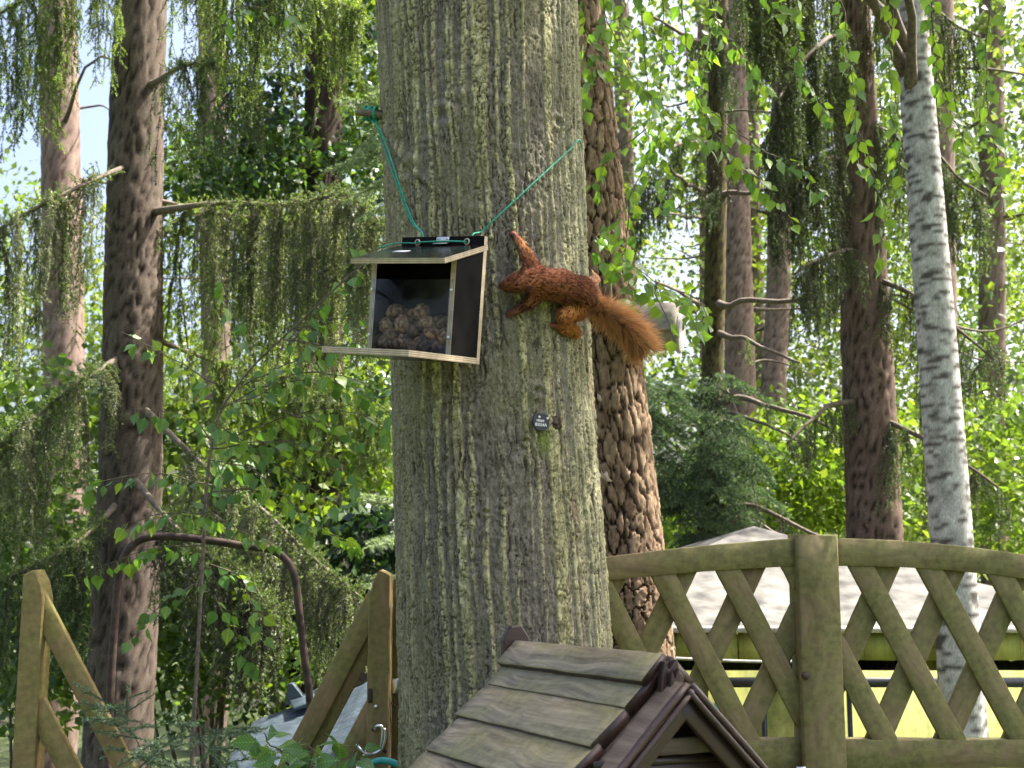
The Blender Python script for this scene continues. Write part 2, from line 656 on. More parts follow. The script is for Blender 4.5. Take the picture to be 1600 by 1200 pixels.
_l.new(_df.outputs[0], _m2.inputs[2])
_l.new(_m2.outputs[0], _n['Material Output'].inputs['Surface'])
MAT['pane'] = _m


# ------------------------------------------------------------------ ground
def ground_z(x, y):
    return -0.95 * sstep(3.4, 5.0, np.asarray(y, float)) + 0.04 * fbm(np.asarray(x) * .7, np.asarray(y) * .7, 31, 3)


gx = np.concatenate([np.linspace(-160, -14, 14), np.linspace(-13, 13, 90), np.linspace(14, 160, 14)])
gy = np.concatenate([np.linspace(-120, -6, 12), np.linspace(-5, 24, 110), np.linspace(26, 200, 16)])
GX, GY = np.meshgrid(gx, gy)
GZ = ground_z(GX, GY)
nx, ny = len(gx), len(gy)
ii = (np.arange(ny - 1)[:, None] * nx + np.arange(nx - 1)[None]).ravel()
m, t, n, l, b = newmat('forest_floor')
tc = N(t, 'TexCoord')
no = N(t, 'TexNoise', i_Scale=1.3, i_Detail=8.0, i_Roughness=0.7)
l.new(tc.outputs['Object'], no.inputs['Vector'])
r = ramp(t, [(0.35, (0.05, 0.04, 0.025)), (0.5, (0.055, 0.075, 0.025)), (0.7, (0.10, 0.14, 0.04))])
l.new(no.outputs['Fac'], r.inputs['Fac'])
l.new(r.outputs[0], b.inputs['Base Color'])
b.inputs['Roughness'].default_value = 0.95
bp = N(t, 'Bump', i_Strength=0.6, i_Distance=0.03)
l.new(no.outputs['Fac'], bp.inputs['Height'])
l.new(bp.outputs['Normal'], b.inputs['Normal'])
ground = link('ground', mesh_from('ground', np.stack([GX, GY, GZ], -1).reshape(-1, 3),
                                  np.stack([ii, ii + 1, ii + nx + 1, ii + nx], 1), smooth=True, mats=[m]))
ground['kind'] = 'structure'

# ------------------------------------------------------------------ oak
OAK_Y = 2.73
_ax = [P(745, 0, OAK_Y), P(768, 600, OAK_Y), P(789, 1000, OAK_Y)]
_hw = [148, 156, 163]
_oz = np.array([a[2] for a in _ax])[::-1]
_ox = np.array([a[0] for a in _ax])[::-1]
_or = np.array([h / FPX * np.linalg.norm(a - CAM) * .985 for a, h in zip(_ax, _hw)])[::-1]


def oak_axis(z):
    z = np.asarray(z, float)
    x = np.interp(z, _oz, _ox) + np.where(z > _oz[-1], (z - _oz[-1]) * (_ox[-1] - _ox[1]) / (_oz[-1] - _oz[1]), 0) \
        + np.where(z < _oz[0], (z - _oz[0]) * (_ox[1] - _ox[0]) / (_oz[1] - _oz[0]), 0)
    r = np.interp(z, _oz, _or) - np.where(z > _oz[-1], (z - _oz[-1]) * .018, 0) + np.where(z < _oz[0], .10 * ((_oz[0] - np.minimum(z, _oz[0])) / .9) ** 2, 0)
    return x, np.maximum(r, .03)


def oak_hit(px, py, h=0.0):
    """point on the oak's surface (raised by h) behind a pixel, and the outward normal"""
    d = ray(px, py)
    y = OAK_Y - .3
    for _ in range(30):
        p = CAM + d * (y / d[1])
        ax, r = oak_axis(p[2])
        dx = np.clip((p[0] - ax) / (r + h), -0.995, .995)
        y = OAK_Y - (r + h) * math.sqrt(1 - dx * dx)
    p = CAM + d * (y / d[1])
    ax, r = oak_axis(p[2])
    nn = np.array([p[0] - ax, p[1] - OAK_Y, 0.0])
    return p, nn / np.linalg.norm(nn)


def build_oak():
    zs = np.concatenate([np.linspace(-.15, .8, 30)[:-1], np.linspace(.8, 2.82, 880), np.linspace(2.83, 6.5, 60)])
    th = np.concatenate([np.linspace(-1.72, 1.72, 330), np.linspace(1.72, 2 * np.pi - 1.72, 30)[1:-1]])   # 0 faces the camera
    TH, ZZ = np.meshgrid(th, zs)
    ax, rr = oak_axis(ZZ)
    u = TH * .245
    wz = ZZ
    warp = .007 * fbm(u * 7, wz * 3.0, 1, 3) + .010 * perlin(u * 3, wz * 1.1, 77)
    uu = u + warp
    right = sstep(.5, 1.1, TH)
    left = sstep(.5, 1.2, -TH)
    n1 = perlin(uu * 56, wz * .8, 2) + .30 * perlin(uu * 120, wz * 2.6, 5) + .16 * perlin(u * 9, wz * 3, 6)
    strip = sstep(.04, .24, n1 + .16 * right + .14 * fbm(u * 90, wz * 45, 8, 2))
    strip = np.maximum(strip, left * .75 * sstep(-.5, .2, fbm(u * 12, wz * 6, 61, 2)))
    rough = fbm(uu * 105, wz * 42, 11, 4, .6)
    crk = np.abs(perlin(uu * 58 + .35 * perlin(u * 60, wz * 34, 3), wz * 1.8, 21))
    fis = 1 - sstep(.01, .07, crk)
    fis *= sstep(-.25, .25, perlin(u * 9, wz * 7, 23))
    hcrk = 1 - sstep(.015, .06, np.abs(perlin(u * 26, wz * 62 + 2.0 * perlin(u * 22, wz * 9, 41), 25)))
    hcrk *= strip
    sharp = fbm(u * 16, wz * 16, 29, 3)
    vr = np.abs(perlin(uu * 42, wz * 2.0, 37))
    flk = fbm(u * 120, wz * 55, 13, 4, .6)
    h = .0040 * strip + .0024 * strip * np.clip(rough, -1, 1) + .0021 * (1 - strip) * flk \
        + .0018 * sharp - .0050 * fis - .0030 * hcrk + .006 * right * (vr * 2 - .6) + .003 * fbm(u * 5, wz * 1.2, 33, 2)
    # old branch scars and folds
    for (px, py, s) in ((640, 265, .03), (690, 180, .03), (840, 612, .018), (822, 690, .012), (742, 762, .012), (760, 800, .01), (870, 190, .02)):
        p, nn = oak_hit(px, py)
        t0 = math.atan2(nn[0], -nn[1])
        dd = np.hypot((TH - t0) * .245, (ZZ - p[2]) * 1.2) / s
        h += .005 * np.exp(-(dd - 1) ** 2 * 6) - .005 * np.exp(-dd ** 2 * 3)
    # long slanting fold below the branch stub
    for (a, bq) in (((600, 205), (672, 300)),):
        pa, na = oak_hit(*a)
        pb, nb = oak_hit(*bq)
        ta, tb = math.atan2(na[0], -na[1]), math.atan2(nb[0], -nb[1])
        f = np.clip((ZZ - pa[2]) / (pb[2] - pa[2]), 0, 1)
        tt = ta + (tb - ta) * f
        inside = (ZZ < pa[2] + .02) & (ZZ > pb[2] - .02)
        dd = (TH - tt) * .245 + .006 * perlin(ZZ * 30, ZZ * 0, 9)
        h += np.where(inside, -.006 * np.exp(-(dd / .006) ** 2) + .004 * np.exp(-((dd - .012) / .01) ** 2), 0)
    # bark colours, with sunlight on the right side painted in
    grey = mix((.115, .102, .078), (.21, .188, .150), sstep(-.55, .55, .5 * fbm(u * 40, wz * 30, 17, 3) + .6 * flk))
    lich = mix((.33, .31, .150), (.56, .52, .29), sstep(-.4, .5, fbm(u * 60, wz * 45, 19, 3)))
    C = mix(grey, lich, strip * (.6 + .4 * sstep(-.4, .5, rough)))
    alg = sstep(-.1, .6, fbm(u * 6, wz * 3.5, 43, 3)) * .36
    C = mix(C, (.195, .19, .085), alg)
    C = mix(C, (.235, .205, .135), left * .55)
    C = mix(C, (.31, .305, .21), right * .45)  # right side made paler, sunlight put into the colour
    C = mix(C, (.30, .20, .15), .6 * sstep(.45, .8, perlin(uu * 30, wz * 4, 53)) * strip)
    C = mix(C, (.045, .035, .024), np.clip(.9 * fis + .7 * hcrk, 0, 1))
    fleck = sstep(.30, .52, perlin(u * 190, wz * 105, 95) + .25 * strip) * sstep(-.3, .3, perlin(u * 30, wz * 14, 97))
    h = h - .0016 * fleck
    C = mix(C, (.05, .04, .028), .75 * fleck)
    C = C * (1 + .22 * perlin(uu * 140, wz * 5, 91) + .12 * perlin(u * 200, wz * 160, 93))[..., None]
    pz, _ = oak_hit(850, 690)
    tg = math.atan2(_[0], -_[1])
    mossy = np.exp(-((TH - tg) * .245 / .02) ** 2 - ((ZZ - pz[2]) / .03) ** 2)
    C = mix(C, (.16, .21, .035), .8 * np.clip(mossy, 0, 1))
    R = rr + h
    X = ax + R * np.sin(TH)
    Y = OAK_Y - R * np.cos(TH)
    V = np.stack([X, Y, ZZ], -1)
    nr, nc = TH.shape
    i = np.arange(nr - 1)[:, None] * nc
    j = np.arange(nc)[None]
    F = np.stack([i + j, i + (j + 1) % nc, i + nc + (j + 1) % nc, i + nc + j], -1).reshape(-1, 4)
    return V.reshape(-1, 3), F, C.reshape(-1, 3)


oak_base = np.array([float(oak_axis(0.0)[0]), OAK_Y, 0.0])
oak = thing('oak_tree', 'thick grey green deciduous tree with furrowed bark, carrying the nut feeder and the squirrel', 'tree', oak_base)
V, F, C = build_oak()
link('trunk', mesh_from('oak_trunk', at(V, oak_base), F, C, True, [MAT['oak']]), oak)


# ------------------------------------------------------------------ foliage generators
class Segs:
    """shoots carrying needles"""

    def __init__(self):
        self.a, self.b, self.t, self.d, self.l = [], [], [], [], []

    def add(self, a, b, tint, dens, nl):
        n = len(a)
        self.a.append(np.asarray(a, float))
        self.b.append(np.asarray(b, float))
        self.t.append(np.broadcast_to(np.asarray(tint, float), (n, 3)))
        self.d.append(np.broadcast_to(np.asarray(dens, float), (n,)))
        self.l.append(np.broadcast_to(np.asarray(nl, float), (n,)))

    def needles(self, width=.0022, spread=.75, seed=0):
        r = np.random.default_rng(seed)
        a, b, t, d, L = map(np.concatenate, (self.a, self.b, self.t, self.d, self.l))
        ln = np.linalg.norm(b - a, axis=1)
        cnt = np.maximum(1, (ln * d + r.random(len(ln))).astype(int))
        idx = np.repeat(np.arange(len(a)), cnt)
        n = len(idx)
        ax = nrm(b - a)[idx]
        p = a[idx] + (b - a)[idx] * r.random((n, 1))
        rad = r.normal(0, 1, (n, 3))
        rad = nrm(rad - ax * np.sum(rad * ax, 1, keepdims=True))
        dr = nrm(ax * (1 - spread * .55) + rad * spread)
        nl = L[idx] * r.uniform(.7, 1.15, n)
        sd = nrm(np.cross(dr, r.normal(0, 1, (n, 3)))) * (width * .5)
        tip = p + dr * nl[:, None]
        V = np.stack([p - sd, p + sd, tip], 1).reshape(-1, 3)
        col = t[idx] * r.uniform(.7, 1.35, (n, 1))
        C = np.repeat(col, 3, 0)
        return V, np.arange(3 * n).reshape(-1, 3), C

    def twigs(self, r0=.0012):
        a, b = np.concatenate(self.a), np.concatenate(self.b)
        n = len(a)
        ax = nrm(b - a)
        s = nrm(np.cross(ax, np.array([.3, 1, .2])))
        V = np.stack([a - s * r0 * 1.6, a + s * r0 * 1.6, b + s * r0 * 1.6, b - s * r0 * 1.6], 1).reshape(-1, 3)
        F = np.arange(4 * n).reshape(-1, 4)
        return V, F


DARK, MID, LIT, OLD, BLUE = (.062, .098, .045), (.135, .19, .068), (.25, .34, .085), (.20, .215, .14), (.24, .31, .20)


def curtain(sg, limb, n, lmin, lmax, tint, r, dens=300, nl=.014, sway=.05, side=True, tipcol=None, out=(0, 0, 0), per=5):
    """branchlets hanging like a fringe from a limb, gathered into separate ropes"""
    limb = spline(limb, 40)
    ropes = max(2, n // per)
    for k in range(ropes):
        f = (k + r.random()) / ropes * 38.9
        i = int(f)
        s0 = limb[i] + (limb[i + 1] - limb[i]) * (f - i) + r.normal(0, .02, 3)
        L0 = r.uniform(lmin, lmax) * (0.6 + .4 * math.sin(math.pi * min(1, f / 39 + .1)))
        cur = r.normal(0, sway, 2)
        d0 = np.array([r.normal(0, .5), r.normal(0, .5), -.15]) + np.array(out)
        shade = np.exp(r.normal(0, .38))
        for w_ in range(per):
            L = L0 * r.uniform(.55, 1.05)
            m = max(5, int(L / .06))
            d = d0 + r.normal(0, .22, 3)
            p = s0 + r.normal(0, .012, 3)
            pts = [p]
            for q in range(m):
                d = d * .55 + np.array([cur[0] * .4 + r.normal(0, .045), cur[1] * .4 + r.normal(0, .045), -.5])
                p = p + nrm(d) * L / m
                pts.append(p)
            pts = np.array(pts)
            tt = np.asarray(tint) * shade * r.uniform(.8, 1.2)
            sg.add(pts[:-1], pts[1:], tt, dens, nl)
            if side:
                ns = int(L / .034)
                g = np.sort(r.random(ns)) * (m - .01)
                gi = g.astype(int)
                a = pts[gi] + (pts[gi + 1] - pts[gi]) * (g - gi)[:, None]
                dd = nrm(np.stack([r.normal(0, .32, ns), r.normal(0, .32, ns), -r.uniform(.5, 1.0, ns)], 1))
                b_ = a + dd * (r.uniform(.035, .09, ns))[:, None]
                tc_ = tt if tipcol is None else mix(tt, np.asarray(tipcol) * r.uniform(.7, 1.3), (r.random(ns) < .25 + .5 * g / m).astype(float))
                sg.add(a, b_, tc_, dens * 1.3, nl)


def bough(sg, base, d, L, tint, r, dens=480, nl=.015, tip=None, droop=.35, level=0):
    """flat spruce bough with side shoots"""
    d = nrm(d)
    m = max(4, int(L / .05))
    p = np.asarray(base, float)
    pts = [p]
    for q in range(m):
        d = nrm(d + np.array([r.normal(0, .05), r.normal(0, .05), -droop * .16]))
        p = p + d * L / m
        pts.append(p)
    pts = np.array(pts)
    tcol = np.asarray(tint) * r.uniform(.8, 1.2)
    cols = mix(tcol, tip if tip is not None else tcol, np.linspace(0, 1, m) ** 3)
    sg.add(pts[:-1], pts[1:], cols, dens, nl)
    if level >= 2:
        return
    step = .045 if level == 0 else .035
    k = int(L / step)
    for q in range(1, k):
        f = q / k
        i = min(m - 1, int(f * m))
        base_p = pts[i] + (pts[i + 1] - pts[i]) * (f * m - i)
        ax = nrm(pts[i + 1] - pts[i])
        sidev = nrm(np.cross(ax, (0, 0, 1)))
        for sgn in (-1, 1):
            if r.random() < .12:
                continue
            dd = ax * .75 + sgn * sidev * .8 + np.array([0, 0, r.normal(-.05, .12)])
            l2 = (L * (.50 if level == 0 else .42) * (1 - f) + .03) * r.uniform(.7, 1.1)
            if l2 > .11 and level == 0:
                bough(sg, base_p, dd, l2, tint, r, dens, nl, tip, droop, level + 1)
            else:
                e = base_p + nrm(dd + np.array([0, 0, -droop * .3])) * min(l2, .09)
                sg.add(base_p[None], e[None], tcol if tip is None else mix(tcol, tip, np.array(r.random() * .9)), dens, nl)


def leaf_mass(centers, radii, per, size, cols, r, flat=.5, squash=(1, 1, 1)):
    """leaves spread through clumps; two triangles each, folded on the midrib"""
    centers = np.asarray(centers, float)
    n = len(centers) * per
    c = np.repeat(centers, per, 0)
    rr = np.repeat(np.asarray(radii, float), per)
    off = nrm(r.normal(0, 1, (n, 3))) * (r.random((n, 1)) ** .45) * np.array(squash)
    p = c + off * rr[:, None]
    d = nrm(r.normal(0, 1, (n, 3)) + np.array([0, 0, -.5]))
    nn = r.normal(0, 1, (n, 3)) * (1 - flat) + np.array([0, -.25, 1.0]) * flat
    s = nrm(np.cross(d, nn))
    up = np.cross(s, d)
    sz = size * r.uniform(.65, 1.3, (n, 1))
    V = np.stack([p - d * sz * .5, p + s * sz * .36 + up * sz * .10 - d * sz * .08, p + d * sz * .55, p - s * sz * .36 + up * sz * .10 - d * sz * .08], 1).reshape(-1, 3)
    base = np.arange(n)[:, None] * 4
    F = np.concatenate([base + np.array([0, 1, 2]), base + np.array([0, 2, 3])])
    cols = np.asarray(cols, float)
    cc = cols[np.repeat(r.integers(0, len(cols), len(centers)), per)] * r.uniform(.7, 1.35, (n, 1))
    return V, F, np.repeat(cc, 4, 0)


def trunk_mesh(name, pts, rad, seg, plates=None, cols=((.10, .085, .065), (.17, .15, .12)), seed=0, rows=None, crack=(.03, .022, .018), amp=.012, fr=(45, 22)):
    """a trunk with bark relief: plates = (cell width, cell height) in metres or None for scaly rough bark"""
    rows = rows or 120
    pts = spline(pts, rows)
    rad = np.interp(np.linspace(0, 1, rows), np.linspace(0, 1, len(rad)), rad)
    t, Nn, B = frames(pts)
    th = np.arange(seg) * 2 * np.pi / seg
    ln = np.concatenate([[0], np.cumsum(np.linalg.norm(np.diff(pts, axis=0), axis=1))])
    TH, LL = np.meshgrid(th, ln)
    r0 = float(np.mean(rad))
    u = TH * r0
    # seamless in the angle: blend two copies
    bl = sstep(5.2, 2 * np.pi, TH)

    def tex(u):
        if plates:
            w_ = fbm(u * 14, LL * 9, seed + 3, 3)
            wa = .20 * w_ + .09 * perlin(u * 90, LL * 60, seed + 15)
            wb = .26 * fbm(u * 16, LL * 12, seed + 5, 3) + .10 * perlin(u * 80, LL * 70, seed + 16)
            f1, f2, cid = voronoi(u / plates[0] + wa, LL / plates[1] + wb, seed)
            f1b, f2b, cidb = voronoi(u / plates[0] * 2.3 + 2 * wa, LL / plates[1] * 1.9 + 1.5 * wb, seed + 1)
            e = sstep(.03, .13, f2 - f1)
            e2 = sstep(.0, .08, f2b - f1b)
            lay = np.floor(3.2 * (.5 + .5 * fbm(u * 20, LL * 11, seed + 17, 3))) / 3.2
            hh = amp * (e * (.55 + .45 * cid + .25 * lay) + .22 * e * e2 * (0.3 + cidb)) + amp * .10 * fbm(u * 120, LL * 70, seed + 7, 3)
            return hh, e, cid * .35 + cidb * .30 + lay * .35, e2
        hh = amp * .5 * fbm(u * fr[0], LL * fr[1], seed, 4)
        e = sstep(-.5, -.05, fbm(u * fr[0] * .9, LL * fr[1] * .8, seed + 2, 3))
        return hh, e, .5 + .5 * perlin(u * 20, LL * 12, seed + 4), e
    h1, e1, c1, g1 = tex(u)
    h2, e2, c2, g2 = tex(u - 2 * np.pi * r0)
    h = h1 * (1 - bl) + h2 * bl
    e = e1 * (1 - bl) + e2 * bl
    cid = c1 * (1 - bl) + c2 * bl
    g = g1 * (1 - bl) + g2 * bl
    R = rad[:, None] + h - amp * .6
    V = pts[:, None] + R[..., None] * (np.cos(TH)[..., None] * Nn[:, None] + np.sin(TH)[..., None] * B[:, None])
    C = mix(cols[0], cols[1], np.clip(cid + .35 * fbm(u * 60, LL * 40, seed + 9, 3), 0, 1))
    C = mix(crack, C, np.clip(e * (.55 + .45 * g), 0, 1))
    i = np.arange(rows - 1)[:, None] * seg
    j = np.arange(seg)[None]
    F = np.stack([i + j, i + (j + 1) % seg, i + seg + (j + 1) % seg, i + seg + j], -1).reshape(-1, 4)
    return V.reshape(-1, 3), F, C.reshape(-1, 3)


def add_trunk(parent, base, pts, rad, seg, name='trunk', **kw):
    V, F, C = trunk_mesh(name, pts, rad, seg, **kw)
    return link(name, mesh_from(name, at(V, base), F, C, True, [MAT['bark']]), parent)


def add_limb(parent, base, pts, r0, r1, mat, name='limb', n=14, seg=7, smooth=True):
    p = spline(pts, n)
    p = p + np.stack([perlin(np.arange(n) * .37 + p[0, 0] * 7, np.zeros(n) + q * 5 + p[0, 2]) for q in range(3)], 1) * r0 * .8
    rl_ = np.linspace(r0, r1, n)
    rl_[:3] *= (1.9, 1.5, 1.15)      # collar where the limb leaves the wood
    V, F = tube(at(p, base), rl_, seg)
    return link(name, mesh_from(name, V, F, smooth=smooth, mats=[mat]), parent)


def add_needles(parent, base, sg, name='foliage', seed=0, width=.0024, twig=.0014):
    V, F, C = sg.needles(width, seed=seed)
    o = link(name, mesh_from(name, at(V, base), F, C, False, [MAT['needle']]), parent)
    o['kind'] = 'stuff'
    V, F = sg.twigs(twig)
    o2 = link('twigs', mesh_from('twigs', at(V, base), F, None, False, [MAT['twig']]), parent)
    o2['kind'] = 'stuff'
    return o


# oak: limbs, unseen crown set sunward to shade the trunk, the branch stub that holds the cord
r = np.random.default_rng(11)
top = np.array([float(oak_axis(6.4)[0]), OAK_Y, 6.4])
for k, (dx, dy, dz, z0) in enumerate(((3.6, -.6, 1.4, 4.8), (4.6, .3, 1.6, 5.2), (2.6, -1.8, 1.5, 5.0), (1.2, 1.0, 1.6, 5.6), (2.4, 1.1, 1.6, 5.4), (.5, -1.5, 1.4, 5.8))):
    b0 = np.array([float(oak_axis(z0)[0]), OAK_Y, z0])
    add_limb(oak, oak_base, [b0, b0 + np.array([dx * .45, dy * .45, dz * .4]), b0 + np.array([dx, dy, dz])], .085, .03, MAT['twig'])
cen = []
for k in range(190):
    a_ = r.uniform(0, 2 * np.pi)
    q = math.sqrt(r.random())
    cen.append((top[0] + 2.9 + 2.6 * q * math.cos(a_), OAK_Y + .2 + 1.7 * q * math.sin(a_), 6.2 + r.uniform(-.7, 2.2) - .3 * q))
V, F, C = leaf_mass(cen, r.uniform(.30, .6, len(cen)), 62, .12, [(.05, .10, .03), (.07, .13, .035), (.06, .12, .025)], r, .6)
o = link('crown', mesh_from('oak_shade_crown', at(V, oak_base), F, C, False, [MAT['leaf']]), oak)
o['kind'] = 'stuff'


# ------------------------------------------------------------------ nut feeder
def rotm(a, b_, c):
    return (Matrix.Rotation(a, 3, 'Z') @ Matrix.Rotation(b_, 3, 'X') @ Matrix.Rotation(c, 3, 'Y'))


def panel(name, poly, th, parent, cx, cy, cz, org, mats=('film', 'ply'), bev=.0006):
    """sheet of coated plywood: outline in local XY, thickness along local Z"""
    n = len(poly)
    bm = bmesh.new()
    lo = [bm.verts.new((p[0], p[1], -th / 2)) for p in poly]
    hi = [bm.verts.new((p[0], p[1], th / 2)) for p in poly]
    fs = [bm.faces.new(lo[::-1]), bm.faces.new(hi)]
    for i in range(n):
        j = (i + 1) % n
        f = bm.faces.new((lo[i], lo[j], hi[j], hi[i]))
        f.material_index = 1
    bmesh.ops.recalc_face_normals(bm, faces=bm.faces[:])
    me = bpy.data.meshes.new(name)
    bm.to_mesh(me)
    bm.free()
    for q in mats:
        me.materials.append(MAT[q])
    M = Matrix(((cx[0], cy[0], cz[0], org[0]), (cx[1], cy[1], cz[1], org[1]), (cx[2], cy[2], cz[2], org[2]), (0, 0, 0, 1)))
    return link(name, me, parent, M=M)


FPOS = np.array([-.1749, 2.4792, 1.8413])
FR = rotm(-.5217, .0752, .1187)
FRn = np.array(FR)
fW, fD, fp, fH, frf, fro, fzb, fzf, ft = .2226, .2586, .1055, .2833, .1695, .0112, .2639, .2104, .013
fd = thing('nut_feeder', 'open black plywood feeder box with pale edges and clear front, hung on the trunk', 'feeder')
fd.matrix_basis = Matrix.Translation(Vector(FPOS)) @ FR.to_4x4()
X_, Y_, Z_ = (1, 0, 0), (0, 1, 0), (0, 0, 1)
panel('back_panel', [(-fW / 2, 0), (fW / 2, 0), (fW / 2, fH), (-fW / 2, fH)], ft, fd, X_, Z_, (0, -1, 0), (0, ft / 2, 0), ('film_in', 'ply'))
panel('floor_panel', [(-fW / 2, -fD), (fW / 2, -fD), (fW / 2, -.0005), (-fW / 2, -.0005)], ft, fd, X_, Y_, Z_, (0, 0, ft / 2))
slope = (fzb - fzf) / frf
for sg_ in (-1, 1):
    panel('side_panel', [(-fp, ft + .0003), (-.0008, ft + .0003), (-.0008, fzb - .0135), (-fp, fzb - .0135 - slope * fp)], .013, fd, Y_, Z_, X_,
          (sg_ * (fW / 2 - .0068), 0, 0), ('film_in', 'ply'))
sa = math.atan(slope)
ry = (0, math.cos(sa), math.sin(sa))
rz = (0, -math.sin(sa), math.cos(sa))
rl = frf / math.cos(sa)
roof = panel('roof_panel', [(-fW / 2 - fro, -rl), (fW / 2 + fro, -rl), (fW / 2 + fro, -.003), (-fW / 2 - fro, -.003)], .0115, fd, X_, ry, rz,
             (0, -rz[1] * .0058, fzb - .0058 * rz[2]))
box('sticker', (.040, .018, .0006), roof, MAT['white'], loc=(-.052, -.085, .0063))
# clear pane on the front of the side panels
pane = box('clear_pane', (fW - .004, .003, .160), fd, MAT['pane'], loc=(0, -fp - .0018, ft + .0005 + .080))
Vt, Ft = tube([(0, 0, 0), (0, -.0012, 0), (0, -.002, 0)], [.0034, .0034, .0022], 12)
scr = mesh_from('screw', Vt, Ft, mats=[MAT['steel']])
for sx in (-1, 1):
    for z_ in (.037, .138):
        link('screw', scr, fd, loc=(sx * (fW / 2 - .0068), -fp - .0034, ft + z_))
# hinge and eyelets
hg = box('hinge', (.034, .0016, .014), fd, MAT['steel'], loc=(.002, -.0014, fzb + .0115), bev=.0005)
box('hinge_leaf', (.036, .012, .0014), hg, MAT['steel'], M=Matrix.Translation((0, -.0075, -.0085)) @ Matrix.Rotation(sa, 4, 'X'), bev=.0004)
Vt, Ft = tube([(0, .0008, 0), (0, -.0026, 0)], [.0044, .0016], 14)
V1, F1 = tube([(.012, -.0010, .0022), (.012, -.0026, .0022)], [.003, .002], 10)
pin = mesh_from('hinge_screw', V1, F1, mats=[MAT['brass']])
link('hinge_screw', pin, hg)
link('hinge_screw', pin, hg, loc=(-.024, 0, 0))
ang = np.linspace(0, 2 * np.pi, 22)
ring = np.stack([.0062 * np.cos(ang), 0 * ang - .0012, .0062 * np.sin(ang)], 1)
Vt, Ft = tube(ring, .0018, 7, False)
eye_me = mesh_from('eyelet', Vt, Ft, smooth=True, mats=[MAT['brass']])
Vt, Ft = tube([(0, -.0004, 0), (0, -.0012, 0)], [.0050, .0050], 14)
hole_me = mesh_from('hole', Vt, Ft, mats=[MAT['film_in']])
for sx in (-.0665, .0665):
    e_ = link('eyelet', eye_me, fd, loc=(sx, 0, fH - .0125))
    link('hole', hole_me, e_)


def feeder_world(p):
    return FPOS + FRn @ np.asarray(p, float)


def feeder_plane(px, py, yl):
    o = FRn.T @ (CAM - FPOS)
    d = FRn.T @ ray(px, py)
    return o + d * ((yl - o[1]) / d[1])


# walnuts
def walnut_mesh(seed):
    bm = bmesh.new()
    bmesh.ops.create_icosphere(bm, subdivisions=3, radius=1.0)
    V = np.array([v.co[:] for v in bm.verts])
    F = np.array([[v.index for v in f.verts] for f in bm.faces])
    bm.free()
    a = np.arctan2(V[:, 1], V[:, 0])
    wr = fbm(a * 2.2, V[:, 2] * 3.5, seed, 3, .6) + .6 * fbm(V[:, 0] * 5, V[:, 1] * 5 + V[:, 2] * 6, seed + 2, 2)
    seam = np.exp(-(V[:, 0] / .10) ** 2)
    R = 1 + .075 * wr + .06 * seam
    V = V * R[:, None] * np.array([.93, 1.0, 1.10])
    V[:, 2] += .06 * np.maximum(0, V[:, 2]) ** 6
    C = mix((.08, .038, .018), (.56, .34, .19), sstep(-.5, .7, wr))
    C = mix(C, (.32, .21, .13), .4 * seam)
    return mesh_from('walnut', V * .0200, F, C * (.55, 1.15, .8, .42)[seed - 1], True, [MAT['walnut']])


MAT['walnut'] = m_vcol('walnut_shell', 0.6, 0.35, (260.0, 0.3), 0.5, (1, 1, 1))
wn = [walnut_mesh(s) for s in (1, 2, 3, 4)]
nuts = [(588, 680, 0), (645, 772, 0), (510, 780, 0), (727, 818, 0), (570, 852, 0), (830, 770, .01), (868, 852, 0), (497, 915, 0), (600, 935, .004), (657, 885, .012),
        (790, 885, .01), (812, 935, 0), (905, 938, 0), (780, 682, .034), (700, 720, .033), (915, 765, .012), (710, 915, .004), (938, 868, .008), (590, 760, .036),
        (660, 830, .040), (930, 830, .04)]
for i, (zx, zy, dy) in enumerate(nuts):
    p = feeder_plane(490 + zx / 4.617, 340 + zy / 4.617, -fp + .0225 + dy)
    p[2] = max(p[2], ft + .0206)
    p[0] = min(max(p[0], -fW / 2 + .0345), fW / 2 - .0345)
    o = link('walnut', wn[i % 4], None)
    o.matrix_basis = Matrix.Translation(Vector(feeder_world(p))) @ Euler((random.uniform(-1.2, 1.2), random.uniform(-1.2, 1.2), random.uniform(0, 6))).to_matrix().to_4x4() @ Matrix.Scale(random.uniform(.92, 1.06), 4)
    tag(o, 'brown wrinkled walnut heaped behind the clear pane of the feeder', 'walnut', 'walnuts in the feeder')

# ------------------------------------------------------------------ branch stub and green cord
sp0, sn0 = oak_hit(600, 180)
stub_end = P(556, 176, sp0[1] + .02)
V, F, C = trunk_mesh('stub', [sp0 + np.array([.05, .02, .0]), (sp0 + stub_end) / 2, stub_end], [.016, .0125, .008], 14, None, ((.13, .10, .07), (.22, .18, .12)), 5, 20, amp=.004)
link('branch_stub', mesh_from('branch_stub', at(V, oak_base), F, C, True, [MAT['bark']]), oak)
cord = thing('cord', 'thin green cord wound on the branch stub and holding the feeder', 'cord', stub_end)
kn = P(581, 178, sp0[1] + .02)
axv = nrm(stub_end - sp0)
n1v = nrm(np.cross(axv, (0, 1, 0)))
n2v = np.cross(axv, n1v)
ang = np.linspace(0, 2 * np.pi * 9, 200)
coil = kn + axv * (np.linspace(-.016, .018, 200) + .004 * np.sin(ang * .37))[:, None] + (.0155 + .0025 * np.sin(ang * .61))[:, None] * (np.cos(ang)[:, None] * n1v + np.sin(ang)[:, None] * n2v)
V, F = tube(at(coil, stub_end), .0028, 6)
link('coil', mesh_from('coil', V, F, smooth=True, mats=[MAT['rope']]), cord)
hl = feeder_world((-.0665, -.003, fH - .0125))
hr = feeder_world((.0665, -.003, fH - .0125))
hlb = feeder_world((-.0665, ft + .004, fH - .0125))
hrb = feeder_world((.0665, ft + .004, fH - .0125))
